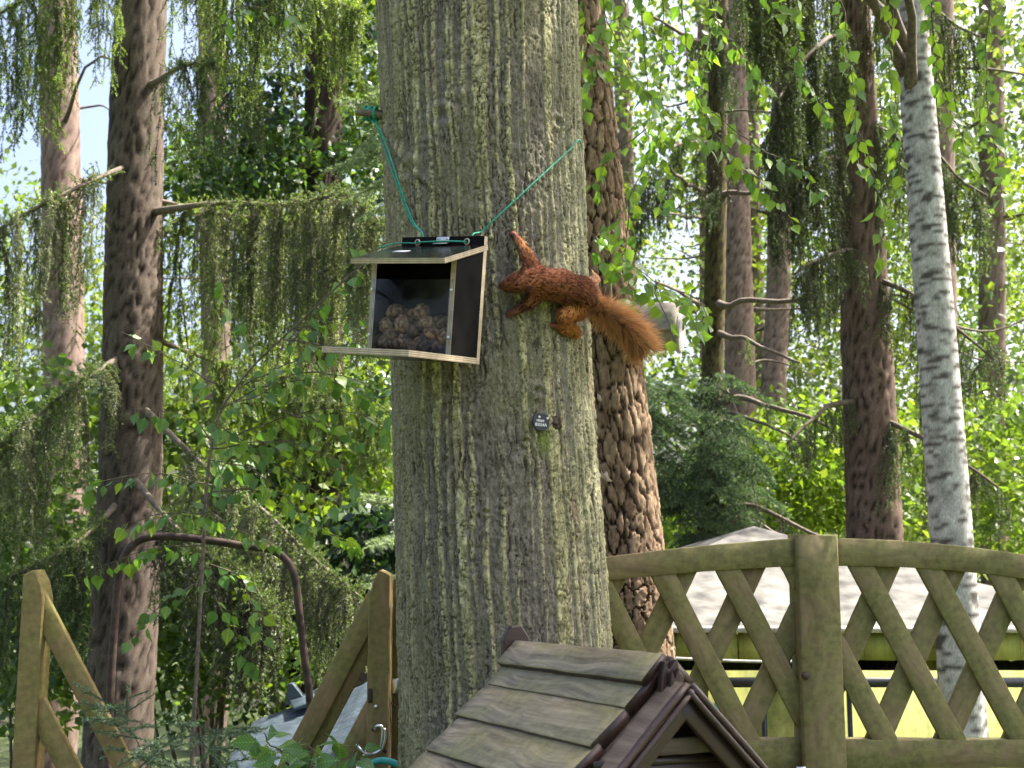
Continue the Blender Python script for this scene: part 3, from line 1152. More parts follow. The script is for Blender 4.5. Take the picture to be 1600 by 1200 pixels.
for k, dx in enumerate((0, 5)):
    pts = [kn + n1v * .014 * (1 if k else -1)]
    for (px, py) in ((592 + dx * .6, 205), (606 + dx, 248), (625 + dx * .5, 300), (642 + dx * .6, 345)):
        pts.append(oak_hit(px, py, .014)[0])
    pts += [hlb + np.array([0, 0, .025]), hlb]
    V, F = tube(at(spline(pts, 60), stub_end), .0021, 6)
    link('strand', mesh_from('strand', V, F, smooth=True, mats=[MAT['rope']]), cord)
mid = [hlb, hl + FRn @ np.array([.006, -.003, -.001]), feeder_world((0.002, -.0045, fH - .0115)), hr + FRn @ np.array([-.006, -.003, -.001]), hrb]
V, F = tube(at(spline(mid, 40), stub_end), .0020, 6)
link('strand', mesh_from('strand', V, F, smooth=True, mats=[MAT['rope']]), cord)
tailc = [hlb, hl + FRn @ np.array([-.004, -.004, -.003]), feeder_world((-.095, -.012, fzb + .004)), feeder_world((-.126, -.020, fzb + .001)), feeder_world((-.140, -.05, fzb - .012))]
V, F = tube(at(spline(tailc, 30), stub_end), .0018, 6)
link('strand', mesh_from('strand', V, F, smooth=True, mats=[MAT['rope']]), cord)
pts = [hrb, hrb + np.array([.004, .0, .02])]
for f in np.linspace(0, 1, 12):
    pts.append(oak_hit(752 + (906 - 752) * f, 362 + (219 - 362) * f, .013)[0])
pe = pts[-1]
for a_ in (.25, .55, .9):
    pts.append(np.array([oak_base[0] * 0 + float(oak_axis(pe[2])[0]) + .262 * math.cos(a_), OAK_Y + .262 * math.sin(a_) , pe[2] + .02 * a_]))
V, F = tube(at(spline(pts, 90), stub_end), .0019, 6)
link('strand', mesh_from('strand', V, F, smooth=True, mats=[MAT['rope']]), cord)

# ------------------------------------------------------------------ tree tag
tp, tn = oak_hit(845, 659, .012)
tgt = thing('tree_tag', 'small black oval number tag with two white nails on the bark', 'tag', tp)
zq = Vector(-tn).to_track_quat('Y', 'Z')
tgt.rotation_euler = zq.to_euler()
aa = np.linspace(0, 2 * np.pi, 40, endpoint=False)
wob = 1 + .03 * np.sin(3 * aa + .6)
prof = np.sign(np.cos(aa)) * np.abs(np.cos(aa)) ** .8 * .0205 * wob, np.sign(np.sin(aa)) * np.abs(np.sin(aa)) ** .8 * .0200 * wob
poly = list(zip(prof[0], prof[1]))
quad_prism('plate', poly, -.0025, .0025, tgt, MAT['tag'], .0007)
for (nxp, nzp) in ((-.0055, .0105), (.0150, .0082)):
    V, F = tube([(nxp, -.0026, nzp), (nxp, -.0046, nzp), (nxp, -.0055, nzp)], [.0029, .0029, .0016], 12)
    link('nail_head', mesh_from('nail_head', V, F, mats=[MAT['white']]), tgt)


def text(name, s, size, parent, M, mat, wide=1.0):
    cu = bpy.data.curves.new(name, 'FONT')
    cu.body = s
    cu.size = size
    cu.align_x = 'CENTER'
    cu.align_y = 'CENTER'
    cu.extrude = 0.0002
    cu.offset = size * .015
    to = bpy.data.objects.new(name, cu)
    COL.objects.link(to)
    dg = bpy.context.evaluated_depsgraph_get()
    me = bpy.data.meshes.new_from_object(to.evaluated_get(dg))
    bpy.data.objects.remove(to)
    me.materials.clear()
    me.materials.append(mat)
    return link(name, me, parent, M=M @ Matrix.Diagonal((wide, 1, 1, 1)))


RXm = Matrix.Rotation(math.pi / 2, 4, 'X')
text('lettering', 'NB0600', .0072, tgt, Matrix.Translation((-.0025, -.0030, .0020)) @ Matrix.Rotation(.05, 4, 'Y') @ RXm, MAT['white'], .8)
text('lettering', '83534A', .0098, tgt, Matrix.Translation((-.0008, -.0030, -.0072)) @ Matrix.Rotation(.05, 4, 'Y') @ RXm, MAT['white'], .95)
# scab of bark beside the tag
sb, sbn = oak_hit(868, 660, .006)
bm = bmesh.new()
bmesh.ops.create_icosphere(bm, subdivisions=3, radius=1.0)
V = np.array([v.co[:] for v in bm.verts])
F = np.array([[v.index for v in f.verts] for f in bm.faces])
bm.free()
V = V * (1 + .35 * fbm(V[:, 0] * 2.2 + V[:, 2], V[:, 1] * 2.2 - V[:, 2], 8, 4))[:, None] * np.array([.016, .006, .017])
link('bark_knot', mesh_from('bark_knot', V, F, mix((.035, .026, .02), (.16, .12, .095), sstep(-.6, .6, fbm(V[:, 0] * 160, V[:, 2] * 160, 4, 3))), True, [MAT['oak']]), oak, loc=sb - oak_base)


# ------------------------------------------------------------------ squirrel
def surface_nets(sdf, lo, hi, step):
    n = np.ceil((hi - lo) / step).astype(int) + 1
    g = [lo[k] + np.arange(n[k]) * step for k in range(3)]
    G = np.stack(np.meshgrid(*g, indexing='ij'), -1)
    D = sdf(G.reshape(-1, 3)).reshape(n)
    ins = D < 0
    s = np.zeros(n - 1)
    acc = np.zeros((*(n - 1), 3))
    cnt = np.zeros(n - 1)
    cor = [(a, b_, c) for a in (0, 1) for b_ in (0, 1) for c in (0, 1)]

    def sl(c, A):
        return A[c[0]:n[0] - 1 + c[0], c[1]:n[1] - 1 + c[1], c[2]:n[2] - 1 + c[2]]
    for c0 in cor:
        for k in range(3):
            if c0[k]:
                continue
            c1 = list(c0)
            c1[k] = 1
            d0, d1 = sl(c0, D), sl(c1, D)
            x = (d0 < 0) != (d1 < 0)
            f = np.where(x, d0 / np.where(x, d0 - d1, 1), 0)
            for q in range(3):
                acc[..., q] += np.where(x, c0[q] + (f if q == k else 0), 0)
            cnt += x
    act = cnt > 0
    idx = -np.ones(n - 1, int)
    idx[act] = np.arange(act.sum())
    cell = np.argwhere(act)
    V = lo + (cell + acc[act] / cnt[act][:, None]) * step
    F = []
    for k in range(3):
        a = [slice(None)] * 3
        b_ = [slice(None)] * 3
        a[k] = slice(0, n[k] - 1)
        b_[k] = slice(1, n[k])
        x = ins[tuple(a)] != ins[tuple(b_)]
        e = np.argwhere(x)
        k1, k2 = (k + 1) % 3, (k + 2) % 3
        ok = (e[:, k1] > 0) & (e[:, k2] > 0) & (e[:, k1] < n[k1] - 1) & (e[:, k2] < n[k2] - 1)
        e = e[ok]
        fl = ins[tuple(a)][tuple(e.T)]
        q = []
        for (o1, o2) in ((0, 0), (1, 0), (1, 1), (0, 1)):
            c = e.copy()
            c[:, k1] -= o1
            c[:, k2] -= o2
            q.append(idx[tuple(c.T)])
        q = np.stack(q, 1)
        q[~fl] = q[~fl][:, ::-1]
        F.append(q)
    return V, np.concatenate(F)


RUS, DRK, ORG, PAL, PAW = (.38, .145, .070), (.20, .075, .040), (.70, .31, .115), (.78, .46, .28), (.20, .08, .052)


def H(px, py, h):
    return oak_hit(px, py, h)[0]


J = dict(nose=H(785, 447, .030), muz=H(793, 446, .036), head=H(808, 442, .046), nape=H(826, 439, .050), sh=H(843, 439, .050), chest=H(850, 448, .042), mid=H(876, 447, .050), hip=H(904, 458, .052),
         rump=H(922, 464, .042), ear1=H(817, 424, .060), ear1t=H(819, 416, .068), ear2=H(821, 448, .062), ear2t=H(827, 449, .070),
         shu=H(838, 424, .040), elu=H(822, 398, .026), wru=H(810, 377, .014), pwu=H(804, 367, .009),
         shl=H(840, 460, .038), ell=H(826, 474, .024), wrl=H(809, 484, .014), pwl=H(800, 489, .010),
         thi=H(902, 480, .040), kne=H(882, 494, .032), hee=H(899, 520, .016), ft1=H(880, 516, .010), ft2=H(866, 509, .009),
         thu=H(920, 446, .034), fu=H(931, 437, .016), fu2=H(929, 430, .012))
caps = [  # a, b (fur runs a to b), radii, colour
    ('nose', 'muz', .0075, .0125, DRK), ('muz', 'head', .0125, .0195, DRK), ('head', 'nape', .0200, .0215, RUS), ('nape', 'sh', .0215, .0265, RUS), ('sh', 'mid', .0285, .0335, RUS),
    ('chest', 'mid', .0280, .0330, RUS), ('mid', 'hip', .0335, .0370, DRK), ('hip', 'rump', .0350, .0250, RUS), ('ear1', 'ear1t', .0062, .0030, DRK), ('ear2', 'ear2t', .0062, .0030, DRK),
    ('shu', 'elu', .0165, .0115, RUS), ('elu', 'wru', .0110, .0068, ORG), ('wru', 'pwu', .0068, .0060, PAW),
    ('shl', 'ell', .0165, .0115, RUS), ('ell', 'wrl', .0112, .0072, PAW), ('wrl', 'pwl', .0072, .0066, PAW),
    ('hip', 'thi', .0330, .0270, ORG), ('thi', 'kne', .0270, .0185, ORG), ('kne', 'hee', .0160, .0105, ORG), ('hee', 'ft1', .0095, .0078, ORG), ('ft1', 'ft2', .0075, .0058, PAW),
    ('rump', 'thu', .0240, .0170, PAL), ('thu', 'fu', .0150, .0085, PAL), ('fu', 'fu2', .0080, .0058, PAL)]
CA = np.array([J[c[0]] for c in caps])
CB = np.array([J[c[1]] for c in caps])
CR0 = np.array([c[2] for c in caps])
CR1 = np.array([c[3] for c in caps])
CC = np.array([c[4] for c in caps])
# toes
toes = []
for (paw, wr_, sprd) in (('pwu', 'wru', .8), ('pwl', 'wrl', .8), ('ft2', 'ft1', .7), ('fu2', 'fu', .7)):
    d = nrm(J[paw] - J[wr_])
    nn = oak_hit(*{'pwu': (804, 367), 'pwl': (800, 489), 'ft2': (866, 509), 'fu2': (921, 430)}[paw])[1]
    sd_ = nrm(np.cross(d, nn))
    for q in range(5):
        a_ = (q - 2) / 2 * sprd
        e = J[paw] + (d * math.cos(a_) + sd_ * math.sin(a_)) * (.0125 - .0015 * abs(q - 2)) - nn * .004
        toes.append((J[paw], e))
TA = np.array([t_[0] for t_ in toes])
TB = np.array([t_[1] for t_ in toes])


def seg_d(p, a, b_, r0, r1):
    ab = b_ - a
    t_ = np.clip(((p - a) @ ab) / (ab @ ab), 0, 1)
    return np.linalg.norm(p - a - t_[:, None] * ab, axis=1) - (r0 + (r1 - r0) * t_), t_


def sq_sdf(p, full=False):
    acc = np.zeros(len(p))
    kk = 260.0
    W = []
    for a, b_, r0, r1 in zip(CA, CB, CR0, CR1):
        d, _ = seg_d(p, a, b_, r0, r1)
        e = np.exp(-kk * np.clip(d, -.08, .1))
        acc += e
        W.append(e)
    D = -np.log(acc) / kk
    for a, b_ in zip(TA, TB):
        d, _ = seg_d(p, a, b_, .0036, .0022)
        D = np.minimum(D, d)
    if full:
        W = np.array(W)
        return D, W / W.sum(0)
    return D


allp = np.concatenate([CA, CB, TB])
V, F = surface_nets(sq_sdf, allp.min(0) - .045, allp.max(0) + .045, .0024)
eps = .0012
G = np.stack([(sq_sdf(V + e) - sq_sdf(V - e)) for e in np.eye(3) * eps], 1)
NV = nrm(G)
D_, Wt = sq_sdf(V, True)
sq_base = J['mid']
sqr = thing('squirrel', 'red squirrel with bushy orange tail clinging head left to the trunk beside the feeder', 'squirrel', sq_base)
Wc = Wt ** 1.5
Wc /= Wc.sum(0)
BC = Wc.T @ CC
BC = BC * (1 + .12 * fbm(V[:, 0] * 90, V[:, 2] * 90, 3, 3))[:, None]
MAT['fur'] = m_vcol('squirrel_skin', 0.9, 0.1, (200.0, .3), .2, (1, 1, 1))
m, t, n, l, b = newmat('squirrel_fur')
a = N(t, 'Attribute', attribute_name='Col')
l.new(a.outputs['Color'], b.inputs['Base Color'])
b.inputs['Roughness'].default_value = .6
b.inputs['Specular IOR Level'].default_value = .25
b.inputs['Sheen Weight'].default_value = .25
trl = N(t, 'BsdfTranslucent')
l.new(a.outputs['Color'], trl.inputs['Color'])
msh = N(t, 'MixShader')
msh.inputs[0].default_value = .5
l.new(b.outputs[0], msh.inputs[1])
l.new(trl.outputs[0], msh.inputs[2])
l.new(msh.outputs[0], n['Material Output'].inputs['Surface'])
MAT['hair'] = m
link('body', mesh_from('squirrel_body', at(V, sq_base), F, BC * 1.05, True, [MAT['fur']]), sqr)


def strands(name, base, pos, dirs, nor, ln, wd, col, parent, curl=.3, r=None):
    """tapered hairs of two segments; shading normals follow the pelt"""
    n = len(pos)
    side = nrm(np.cross(dirs, r.normal(0, 1, (n, 3)))) * wd[:, None] * .5
    midp = pos + dirs * ln[:, None] * .55
    d2 = nrm(dirs + r.normal(0, curl, (n, 3)))
    tip = midp + d2 * ln[:, None] * .5
    V = np.stack([pos - side, pos + side, midp + side * .8, midp - side * .8, tip], 1).reshape(-1, 3)
    bq = np.arange(n)[:, None] * 5
    F = [bq + np.array([0, 1, 2, 3]), bq + np.array([3, 2, 4])]
    C = np.repeat(col, 5, 0)
    me = mesh_from(name, at(V, base), F, C, True, [MAT['hair']])
    nv = nrm(np.repeat(nor, 5, 0) + np.repeat(dirs, 5, 0) * .15)
    me.normals_split_custom_set_from_vertices(nv.tolist())
    o = link(name, me, parent)
    o['kind'] = 'stuff'
    return o


r = np.random.default_rng(21)
flow = Wt.T @ nrm(CB - CA)
paw_near = np.min([np.linalg.norm(V - J[k], axis=1) for k in ('pwu', 'pwl', 'ft2', 'fu2', 'nose')], axis=0)
toe_d = np.min([seg_d(V, a_, b_, .004, .003)[0] for a_, b_ in zip(TA, TB)], axis=0)
cand = np.where((toe_d > .001) & (paw_near > .007))[0]
pick = cand[r.integers(0, len(cand), 19000)]
fl = flow[pick] - NV[pick] * np.sum(flow[pick] * NV[pick], 1, keepdims=True)
dr = nrm(nrm(fl) + NV[pick] * .20 + r.normal(0, .12, (len(pick), 3)))
lnv = .0095 * r.uniform(.6, 1.3, len(pick)) * np.clip((paw_near[pick] - .004) / .03, .30, 1.0)
col = BC[pick] * r.uniform(.88, 1.2, (len(pick), 1))
strands('coat', sq_base, V[pick] + r.normal(0, .0008, (len(pick), 3)), dr, NV[pick], lnv, np.full(len(pick), .0011), col, sqr, .25, r)
# tail: core plus long hairs
TY = J['rump'][1]
tail_pts = spline([J['rump'], P(934, 480, TY - .02), P(962, 497, TY - .035), P(986, 516, TY - .03), P(1003, 538, TY - .02)], 40)
tr_ = np.interp(np.linspace(0, 1, 40), [0, .1, .5, 1], [.010, .008, .005, .002])
V, F = tube(at(tail_pts, sq_base), tr_, 10)
tl = link('tail', mesh_from('squirrel_tail', V, F, np.tile(np.array(RUS) * .9, (len(V), 1)), True, [MAT['fur']]), sqr)
nh = 8500
f = r.random(nh) ** .85 * 38.9
i0 = f.astype(int)
tp_ = tail_pts[i0] + (tail_pts[i0 + 1] - tail_pts[i0]) * (f - i0)[:, None]
tx = nrm(tail_pts[i0 + 1] - tail_pts[i0])
rad = r.normal(0, 1, (nh, 3)) * np.array([1, .75, 1])
rad = nrm(rad - tx * np.sum(rad * tx, 1, keepdims=True))
q = f / 39
lean = .40 + .62 * q + r.normal(0, .15, nh)
dr = nrm(rad + tx * lean[:, None] + np.array([0, 0, -.10]))
ln_ = np.interp(q, [0, .12, .4, .8, 1], [.022, .044, .062, .068, .062]) * r.uniform(.4, 1.2, nh)
cT = mix((.86, .37, .11), (.97, .62, .29), np.clip(r.normal(.35, .3, nh) + .25 * q, 0, 1))
strands('tail_hair', sq_base, tp_, dr, nrm(rad + np.array([0, -.3, .2])), ln_, np.full(nh, .0013), cT, tl, .36, r)
# eyes and whisker-side details
MAT['eye'] = m_plain('dark_eye', (.006, .004, .003), .08, noise=.05)
hv = nrm(J['nose'] - J['head'])
hn = oak_hit(806, 443)[1]
hs = nrm(np.cross(hv, hn))
for s_ in (-1, 1):
    bm = bmesh.new()
    bmesh.ops.create_icosphere(bm, subdivisions=2, radius=.0042)
    me = bpy.data.meshes.new('eye')
    bm.to_mesh(me)
    bm.free()
    me.materials.append(MAT['eye'])
    link('eye', me, sqr, loc=J['head'] * .45 + J['muz'] * .55 + hs * s_ * .0150 + hn * .0035 - sq_base)
MAT['claw'] = m_plain('dark_claw', (.03, .02, .016), .4)
for a_, b_ in zip(TA, TB):
    d = nrm(b_ - a_)
    V, F = tube(at([b_, b_ + d * .003, b_ + d * .0055 - hn * .002], sq_base), [.0015, .0011, .0003], 6)
    link('claw', mesh_from('claw', V, F, mats=[MAT['claw']]), sqr)


# ------------------------------------------------------------------ bird house in front
HP = np.array([.2249, 1.7, 1.2400])
HR = rotm(.483, -.0389, .0322)
hL, hm = .4523, .7644
cs, sn = math.cos(hm), math.sin(hm)
hb = thing('bird_house', 'brown wooden bird house with weathered shingled plank roof in front of the trunk', 'bird house')
hb.matrix_basis = Matrix.Translation(Vector(HP)) @ HR.to_4x4()


def slopeM(side, s, off, y, tilt=0.0):
    """local X along the ridge, local Y down the slope, local Z out of the roof"""
    dn = Vector((side * cs, 0, -sn))
    out = Vector((side * sn, 0, cs))
    if tilt:
        dn2 = (dn * math.cos(tilt) + out * math.sin(tilt)).normalized()
        out = (out * math.cos(tilt) - dn * math.sin(tilt)).normalized()
        dn = dn2
    p = Vector((side * cs * s, y, -sn * s)) + Vector((side * sn, 0, cs)) * off
    xv = dn.cross(out)
    M = Matrix((xv.to_4d(), dn.to_4d(), out.to_4d(), p.to_4d())).transposed()
    M[3] = (0, 0, 0, 1)
    M[0][3], M[1][3], M[2][3] = p
    return M


edges = [.0751, .1537, .2339, .313, .392]
for side in (-1, 1):
    prev = 0.0
    for k, e in enumerate(edges):
        top_ = prev - (.0 if k == 0 else .014)
        wd = e - top_
        me = board_mesh('roof_plank', hL + (0.004 if k % 2 else -.003), wd, .0200, MAT['roofwood'], .0008, 18, .0018, 40 + k + 10 * (side > 0), MAT['trimwood'])
        link('roof_plank', me, hb, M=slopeM(side, (top_ + e) / 2, .0115 + .0008 * k, hL / 2 + (.003 if k % 2 else -.002), .095 if k else .04))
        prev = e
    # ridge cap
    me = board_mesh('ridge_board', hL + .012, .056, .014, MAT['roofwood'], .0012, 18, .003, 70 + side, MAT['trimwood'])
    link('ridge_board', me, hb, M=slopeM(side, .0035 if side < 0 else .010, .027, hL / 2 - .002))
    # boards under the shingles, reaching forward as the rake
    for y0, y1 in ((-.062, .0), (.0005, hL - .004)):
        me = board_mesh('under_roof', y1 - y0, .405, .010, MAT['greywood'] if y0 < 0 else MAT['trimwood'], .001, 8, .001, 80 + side)
        link('under_roof', me, hb, M=slopeM(side, .202 + (.002 if side > 0 else 0), -.004, (y0 + y1) / 2))
    # moulded rake trim: two rounded ribs and a face board
    for q, (dy, of, rr_) in enumerate(((-.063, .002, .0058), (-.066, -.010, .0050)  )):
        pts = [(side * (cs * s_ - sn * 0) + side * sn * of, dy, -sn * s_ + cs * of) for s_ in np.linspace(0.004, .405, 16)]
        V, F = tube(np.array(pts) + rng.normal(0, .0004, (16, 3)), rr_, 8)
        link('rake_trim', mesh_from('rake_trim', V, F, smooth=True, mats=[MAT['trimwood']]), hb)
    fb = board_mesh('barge_board', .40, .030, .012, MAT['trimwood'], .001, 10, .0015, 90 + side)
    M = slopeM(side, .205, -.022, -.046)
    # along the slope
    ex = Vector((side * cs, 0, -sn))
    ez = Vector((0, -1, 0))
    ey = ez.cross(ex)
    Mb = Matrix((ex.to_4d(), ey.to_4d(), ez.to_4d(), (0, 0, 0, 1))).transposed()
    Mb[0][3], Mb[1][3], Mb[2][3] = M[0][3], -.050, M[2][3]
    Mb[3] = (0, 0, 0, 1)
    link('barge_board', fb, hb, M=Mb)
# finial boards at the ridge ends
fin = [(-.026, -.035), (-.028, .042), (-.013, .066), (.010, .067), (.027, .044), (.025, -.035)]
fo = quad_prism('finial', fin, hL + .0125, hL + .028, hb, MAT['trimwood'], .003)
bro = [(-.018, -.030), (-.016, .010), (-.010, .030), (-.003, .016), (.004, .024), (.012, .031), (.016, .014), (.024, .006), (.020, -.022)]
fo = quad_prism('finial_stump', bro, -.020, -.0065, hb, MAT['trimwood'], .0015)
quad_prism('finial_splinter', [(-.010, -.02), (-.006, .016), (.0, .004), (.007, .020), (.012, -.004), (.010, -.02)], -.030, -.0215, hb, MAT['trimwood'], .001)
# gable: apex panel, bare grey beam, moulded cross beam
tri = [(-.062, -.075), (.062, -.075), (.004, -.014), (-.004, -.014)]
quad_prism('gable_panel', tri, .004, .014, hb, MAT['trimwood'])
link('tie_beam', board_mesh('tie_beam', .155, .022, .016, MAT['greywood'], .0012, 10, .002, 95), hb, M=Matrix.Translation((0, -.012, -.092)) @ Matrix.Rotation(math.pi / 2, 4, 'X'))
link('cross_beam', board_mesh('cross_beam', .245, .036, .024, MAT['trimwood'], .001, 10, .006, 96), hb, M=Matrix.Translation((0, .000, -.128)) @ Matrix.Rotation(math.pi / 2, 4, 'X'))
for q, z_ in enumerate((-.112, -.147)):
    V, F = tube([(-.13, -.012, z_), (0, -.0125, z_), (.13, -.012, z_)], .006, 8)
    link('cross_trim', mesh_from('cross_trim', V, F, smooth=True, mats=[MAT['trimwood']]), hb)
for sx in (-1, 1):
    for y_ in (.03, hL - .04):
        link('corner_post', board_mesh('corner_post', .36, .030, .030, MAT['trimwood'], .0006, 6, .002, 97), hb, M=Matrix.Translation((sx * .205, y_, -.37)) @ Matrix.Rotation(math.pi / 2, 4, 'Y'))
    box('side_wall', (.010, hL - .10, .30), hb, MAT['trimwood'], loc=(sx * .212, hL / 2, -.385))
quad_prism('back_gable', [(-.20, -.54), (.20, -.54), (.20, -.22), (.004, -.022), (-.004, -.022), (-.20, -.22)], hL - .036, hL - .026, hb, MAT['trimwood'])
box('floor_board', (.46, hL + .04, .018), hb, MAT['trimwood'], loc=(0, hL / 2 - .01, -.552))
gz0 = float(ground_z(HP[0], HP[1]))
box('stand_post', (.07, .07, 1.2), hb, MAT['trimwood'], loc=(0, hL / 2, -1.161))

# ------------------------------------------------------------------ lattice fence on the right
FY = 3.12


def F2(px, py, y=FY):
    p = P(px, py, y)
    return np.array([p[0], p[2]])


def rail_top(px):     # centre line of the arched top rail, in pixels of the photograph
    if px <= 1240:
        f = (px - 905) / 335.0
        return 893 - 31 * f - 3 * math.sin(f * 3.14), 17 + 4.0 * f
    f = (px - 1300) / 340.0
    return 862 + 30 * f * f, 21 - 3 * f


def fence_panel(x0, x1, label, base_px):
    fb_ = np.array([P(base_px, 1000, FY)[0], FY, 0.0])
    t_ = thing('lattice_fence', label, 'fence')
    xs = np.linspace(x0, x1, 16)
    up = [F2(x, rail_top(x)[0] - rail_top(x)[1]) for x in xs]
    lo = [F2(x, rail_top(x)[0] + rail_top(x)[1]) for x in xs]
    cenx = np.array([(u_ + l_) / 2 for u_, l_ in zip(up, lo)])
    hh = np.array([(u_ - l_)[1] / 2 for u_, l_ in zip(up, lo)])
    # rail as one bent timber, 45 mm deep
    prof = [(-.024, -1), (-.0215, -1.06), (.0215, -1.06), (.024, -1), (.024, .94), (.0205, 1), (-.0205, 1), (-.024, .94)]
    V = np.array([[(c[0], FY + p_[0], c[1] + h_ * p_[1]) for p_ in prof] for c, h_ in zip(cenx, hh)]).reshape(-1, 3)
    k = len(prof)
    i = np.arange(15)[:, None] * k
    j = np.arange(k)[None]
    Fq = np.stack([i + j, i + (j + 1) % k, i + k + (j + 1) % k, i + k + j], -1).reshape(-1, 4)
    link('top_rail', mesh_from('top_rail', V, [Fq, np.array([list(range(k))[::-1], list(range(15 * k, 16 * k))])], mats=[MAT['fence']]), t_)
    b0, b1 = F2(x0, 1175), F2(x1, 1177)
    zb_ = (b0[1] + b1[1]) / 2
    link('bottom_rail', board_mesh('bottom_rail', b1[0] - b0[0], .075, .045, MAT['fence'], .001, 10, .003, int(x0)), t_, M=Matrix.Translation(((b0[0] + b1[0]) / 2, FY, zb_)) @ Matrix.Rotation(math.pi / 2, 4, 'X'))
    # slats: clipped between the rails and the posts
    tanv = 250.0 / 125.0
    hwid = .0315

    def slat(xt, sgn, ya, yb, seed):
        # centre line passes through (xt, 900) px, sloping right (sgn 1) or left (-1)
        c0 = F2(xt, 900)
        d = np.array([sgn, -tanv]) / math.hypot(1, tanv)
        xl, xr = F2(x0, 900)[0] - .005, F2(x1, 900)[0] + .005
        # horizontal half width
        hwx = hwid / (tanv / math.hypot(1, tanv))
        zt = lambda x: float(np.interp(x, cenx[:, 0], cenx[:, 1]))
        s_ = np.linspace(-.25, .9, 231)
        pts_ = c0 + d * s_[:, None]
        okk = (pts_[:, 1] < np.array([zt(x) for x in pts_[:, 0]])) & (pts_[:, 1] > zb_) & (pts_[:, 0] > xl) & (pts_[:, 0] < xr)
        if okk.sum() < 8:
            return
        a_, b_ = pts_[okk][0], pts_[okk][-1]
        L_ = np.linalg.norm(b_ - a_)
        me = board_mesh('slat', L_, hwid * 2, yb - ya, MAT['fence'], .0008, 10, .002, seed)
        ex = Vector((*[(b_ - a_)[0] / L_], 0, (b_ - a_)[1] / L_))
        ez = Vector((0, -1, 0))
        ey = ez.cross(ex)
        M = Matrix(((ex.x, ey.x, ez.x, (a_ + b_)[0] / 2), (ex.y, ey.y, ez.y, (ya + yb) / 2), (ex.z, ey.z, ez.z, (a_ + b_)[1] / 2), (0, 0, 0, 1)))
        link('slat', me, t_, M=M)
    q = 0
    for k_ in range(-8, 8):
        slat(1036 + 105 * k_, 1, FY - .019, FY - .001, 200 + q)
        slat(1066 + 105 * k_, -1, FY + .001, FY + .019, 300 + q)
        q += 1
    return t_


fence_panel(905, 1250, 'mossy lattice fence panel with arched top rail, reaching from the trunk to the right post', 1080)
fence_panel(1290, 1640, 'mossy lattice fence panel with arched top rail, beyond the post away from the trunk', 1450)
for (px, w_, top_, lab) in ((1269, 62, 836, 'square mossy fence post joining the two lattice panels'), (902, 52, 872, 'mossy fence post standing close behind the thick trunk')):
    c0, c1 = F2(px, top_), F2(px, 1200)
    pw_ = w_ / FPX * FY
    zt_, zb_ = c0[1], -.1
    p_ = thing('fence_post', lab, 'post', (c0[0], FY, 0))
    link('post', board_mesh('post', zt_ - zb_, pw_, pw_, MAT['fence'], .0015, 14, .004, px), p_, M=Matrix.Translation((0, 0, (zt_ + zb_) / 2)) @ Matrix.Rotation(math.pi / 2, 4, 'Y'))
    if px > 1000:
        kp = F2(1250, 1052) - c0
        V, F = tube([(kp[0], -pw_ / 2 - .0005, zt_ + kp[1]), (kp[0], -pw_ / 2 - .004, zt_ + kp[1]), (kp[0], -pw_ / 2 - .006, zt_ + kp[1])], [.011, .010, .004], 12)
        link('bolt_cap', mesh_from('bolt_cap', V, F, mats=[MAT['rust']]), p_)
        kp = F2(1243, 1194) - c0
        box('metal_bracket', (.025, .004, .05), p_, MAT['steel'], loc=(kp[0], -pw_ / 2 - .003, zt_ + kp[1] - .02), bev=.001)

# ------------------------------------------------------------------ garden gate on the left
GYY = 2.98


def G2(px, py):
    return F2(px, py, GYY)


gt = thing('garden_gate', 'brown wooden lattice gate leaf with metal hook left of the trunk', 'gate')
a_ = G2(577, 1000)[0]
b_ = G2(611, 1000)[0]
zt_ = G2(600, 893)[1]
wst = b_ - a_
stile = quad_prism('stile', [(a_, .12), (b_, .12), (b_, zt_ - .008), (b_ - .012, zt_ - .001), (b_ - .030, zt_ + .006), (a_ + .010, zt_ - .028), (a_, zt_ - .07)], GYY - .032, GYY + .034, gt, MAT['gatev'], .003)


def gslat(p0, p1, wpx, ya, yb, seed, name='slat'):
    A, B = G2(*p0), G2(*p1)
    L_ = np.linalg.norm(B - A)
    me = board_mesh(name, L_, wpx / FPX * GYY, yb - ya, MAT['gate'], .0008, 12, .0025, seed)
    ex = Vector(((B - A)[0] / L_, 0, (B - A)[1] / L_))
    ez = Vector((0, -1, 0))
    ey = ez.cross(ex)
    link(name, me, gt, M=Matrix(((ex.x, ey.x, ez.x, (A + B)[0] / 2), (ex.y, ey.y, ez.y, (ya + yb) / 2), (ex.z, ey.z, ez.z, (A + B)[1] / 2), (0, 0, 0, 1))))


gslat((592, 928), (380, 1338), 31, GYY - .020, GYY - .002, 401)
gslat((592, 966), (396, 1345), 30, GYY + .002, GYY + .020, 402)
gslat((590, 1098), (455, 1355), 33, GYY - .019, GYY - .001, 403)
gslat((590, 1228), (530, 1350), 33, GYY - .019, GYY - .001, 404)
# far end of the leaf, past the low middle of its arched top
a2, b2 = G2(38, 1000)[0], G2(72, 1000)[0]
quad_prism('stile', [(a2, .12), (b2, .12), (b2, zt_ - .07), (b2 - .010, zt_ - .028), (a2 + .028, zt_ + .006), (a2, zt_ - .008)], GYY - .032, GYY + .034, gt, MAT['gate'], .003)
gslat((58, 928), (270, 1338), 31, GYY - .020, GYY - .002, 405)
gslat((58, 1098), (193, 1355), 33, GYY - .019, GYY - .001, 406)
for z_ in (.55, .16):
    link('gate_rail', board_mesh('gate_rail', a_ - b2 + .02, .075, .05, MAT['gate'], .001, 10, .003, 410), gt, M=Matrix.Translation(((a_ + b2) / 2, GYY, z_)) @ Matrix.Rotation(math.pi / 2, 4, 'X'))


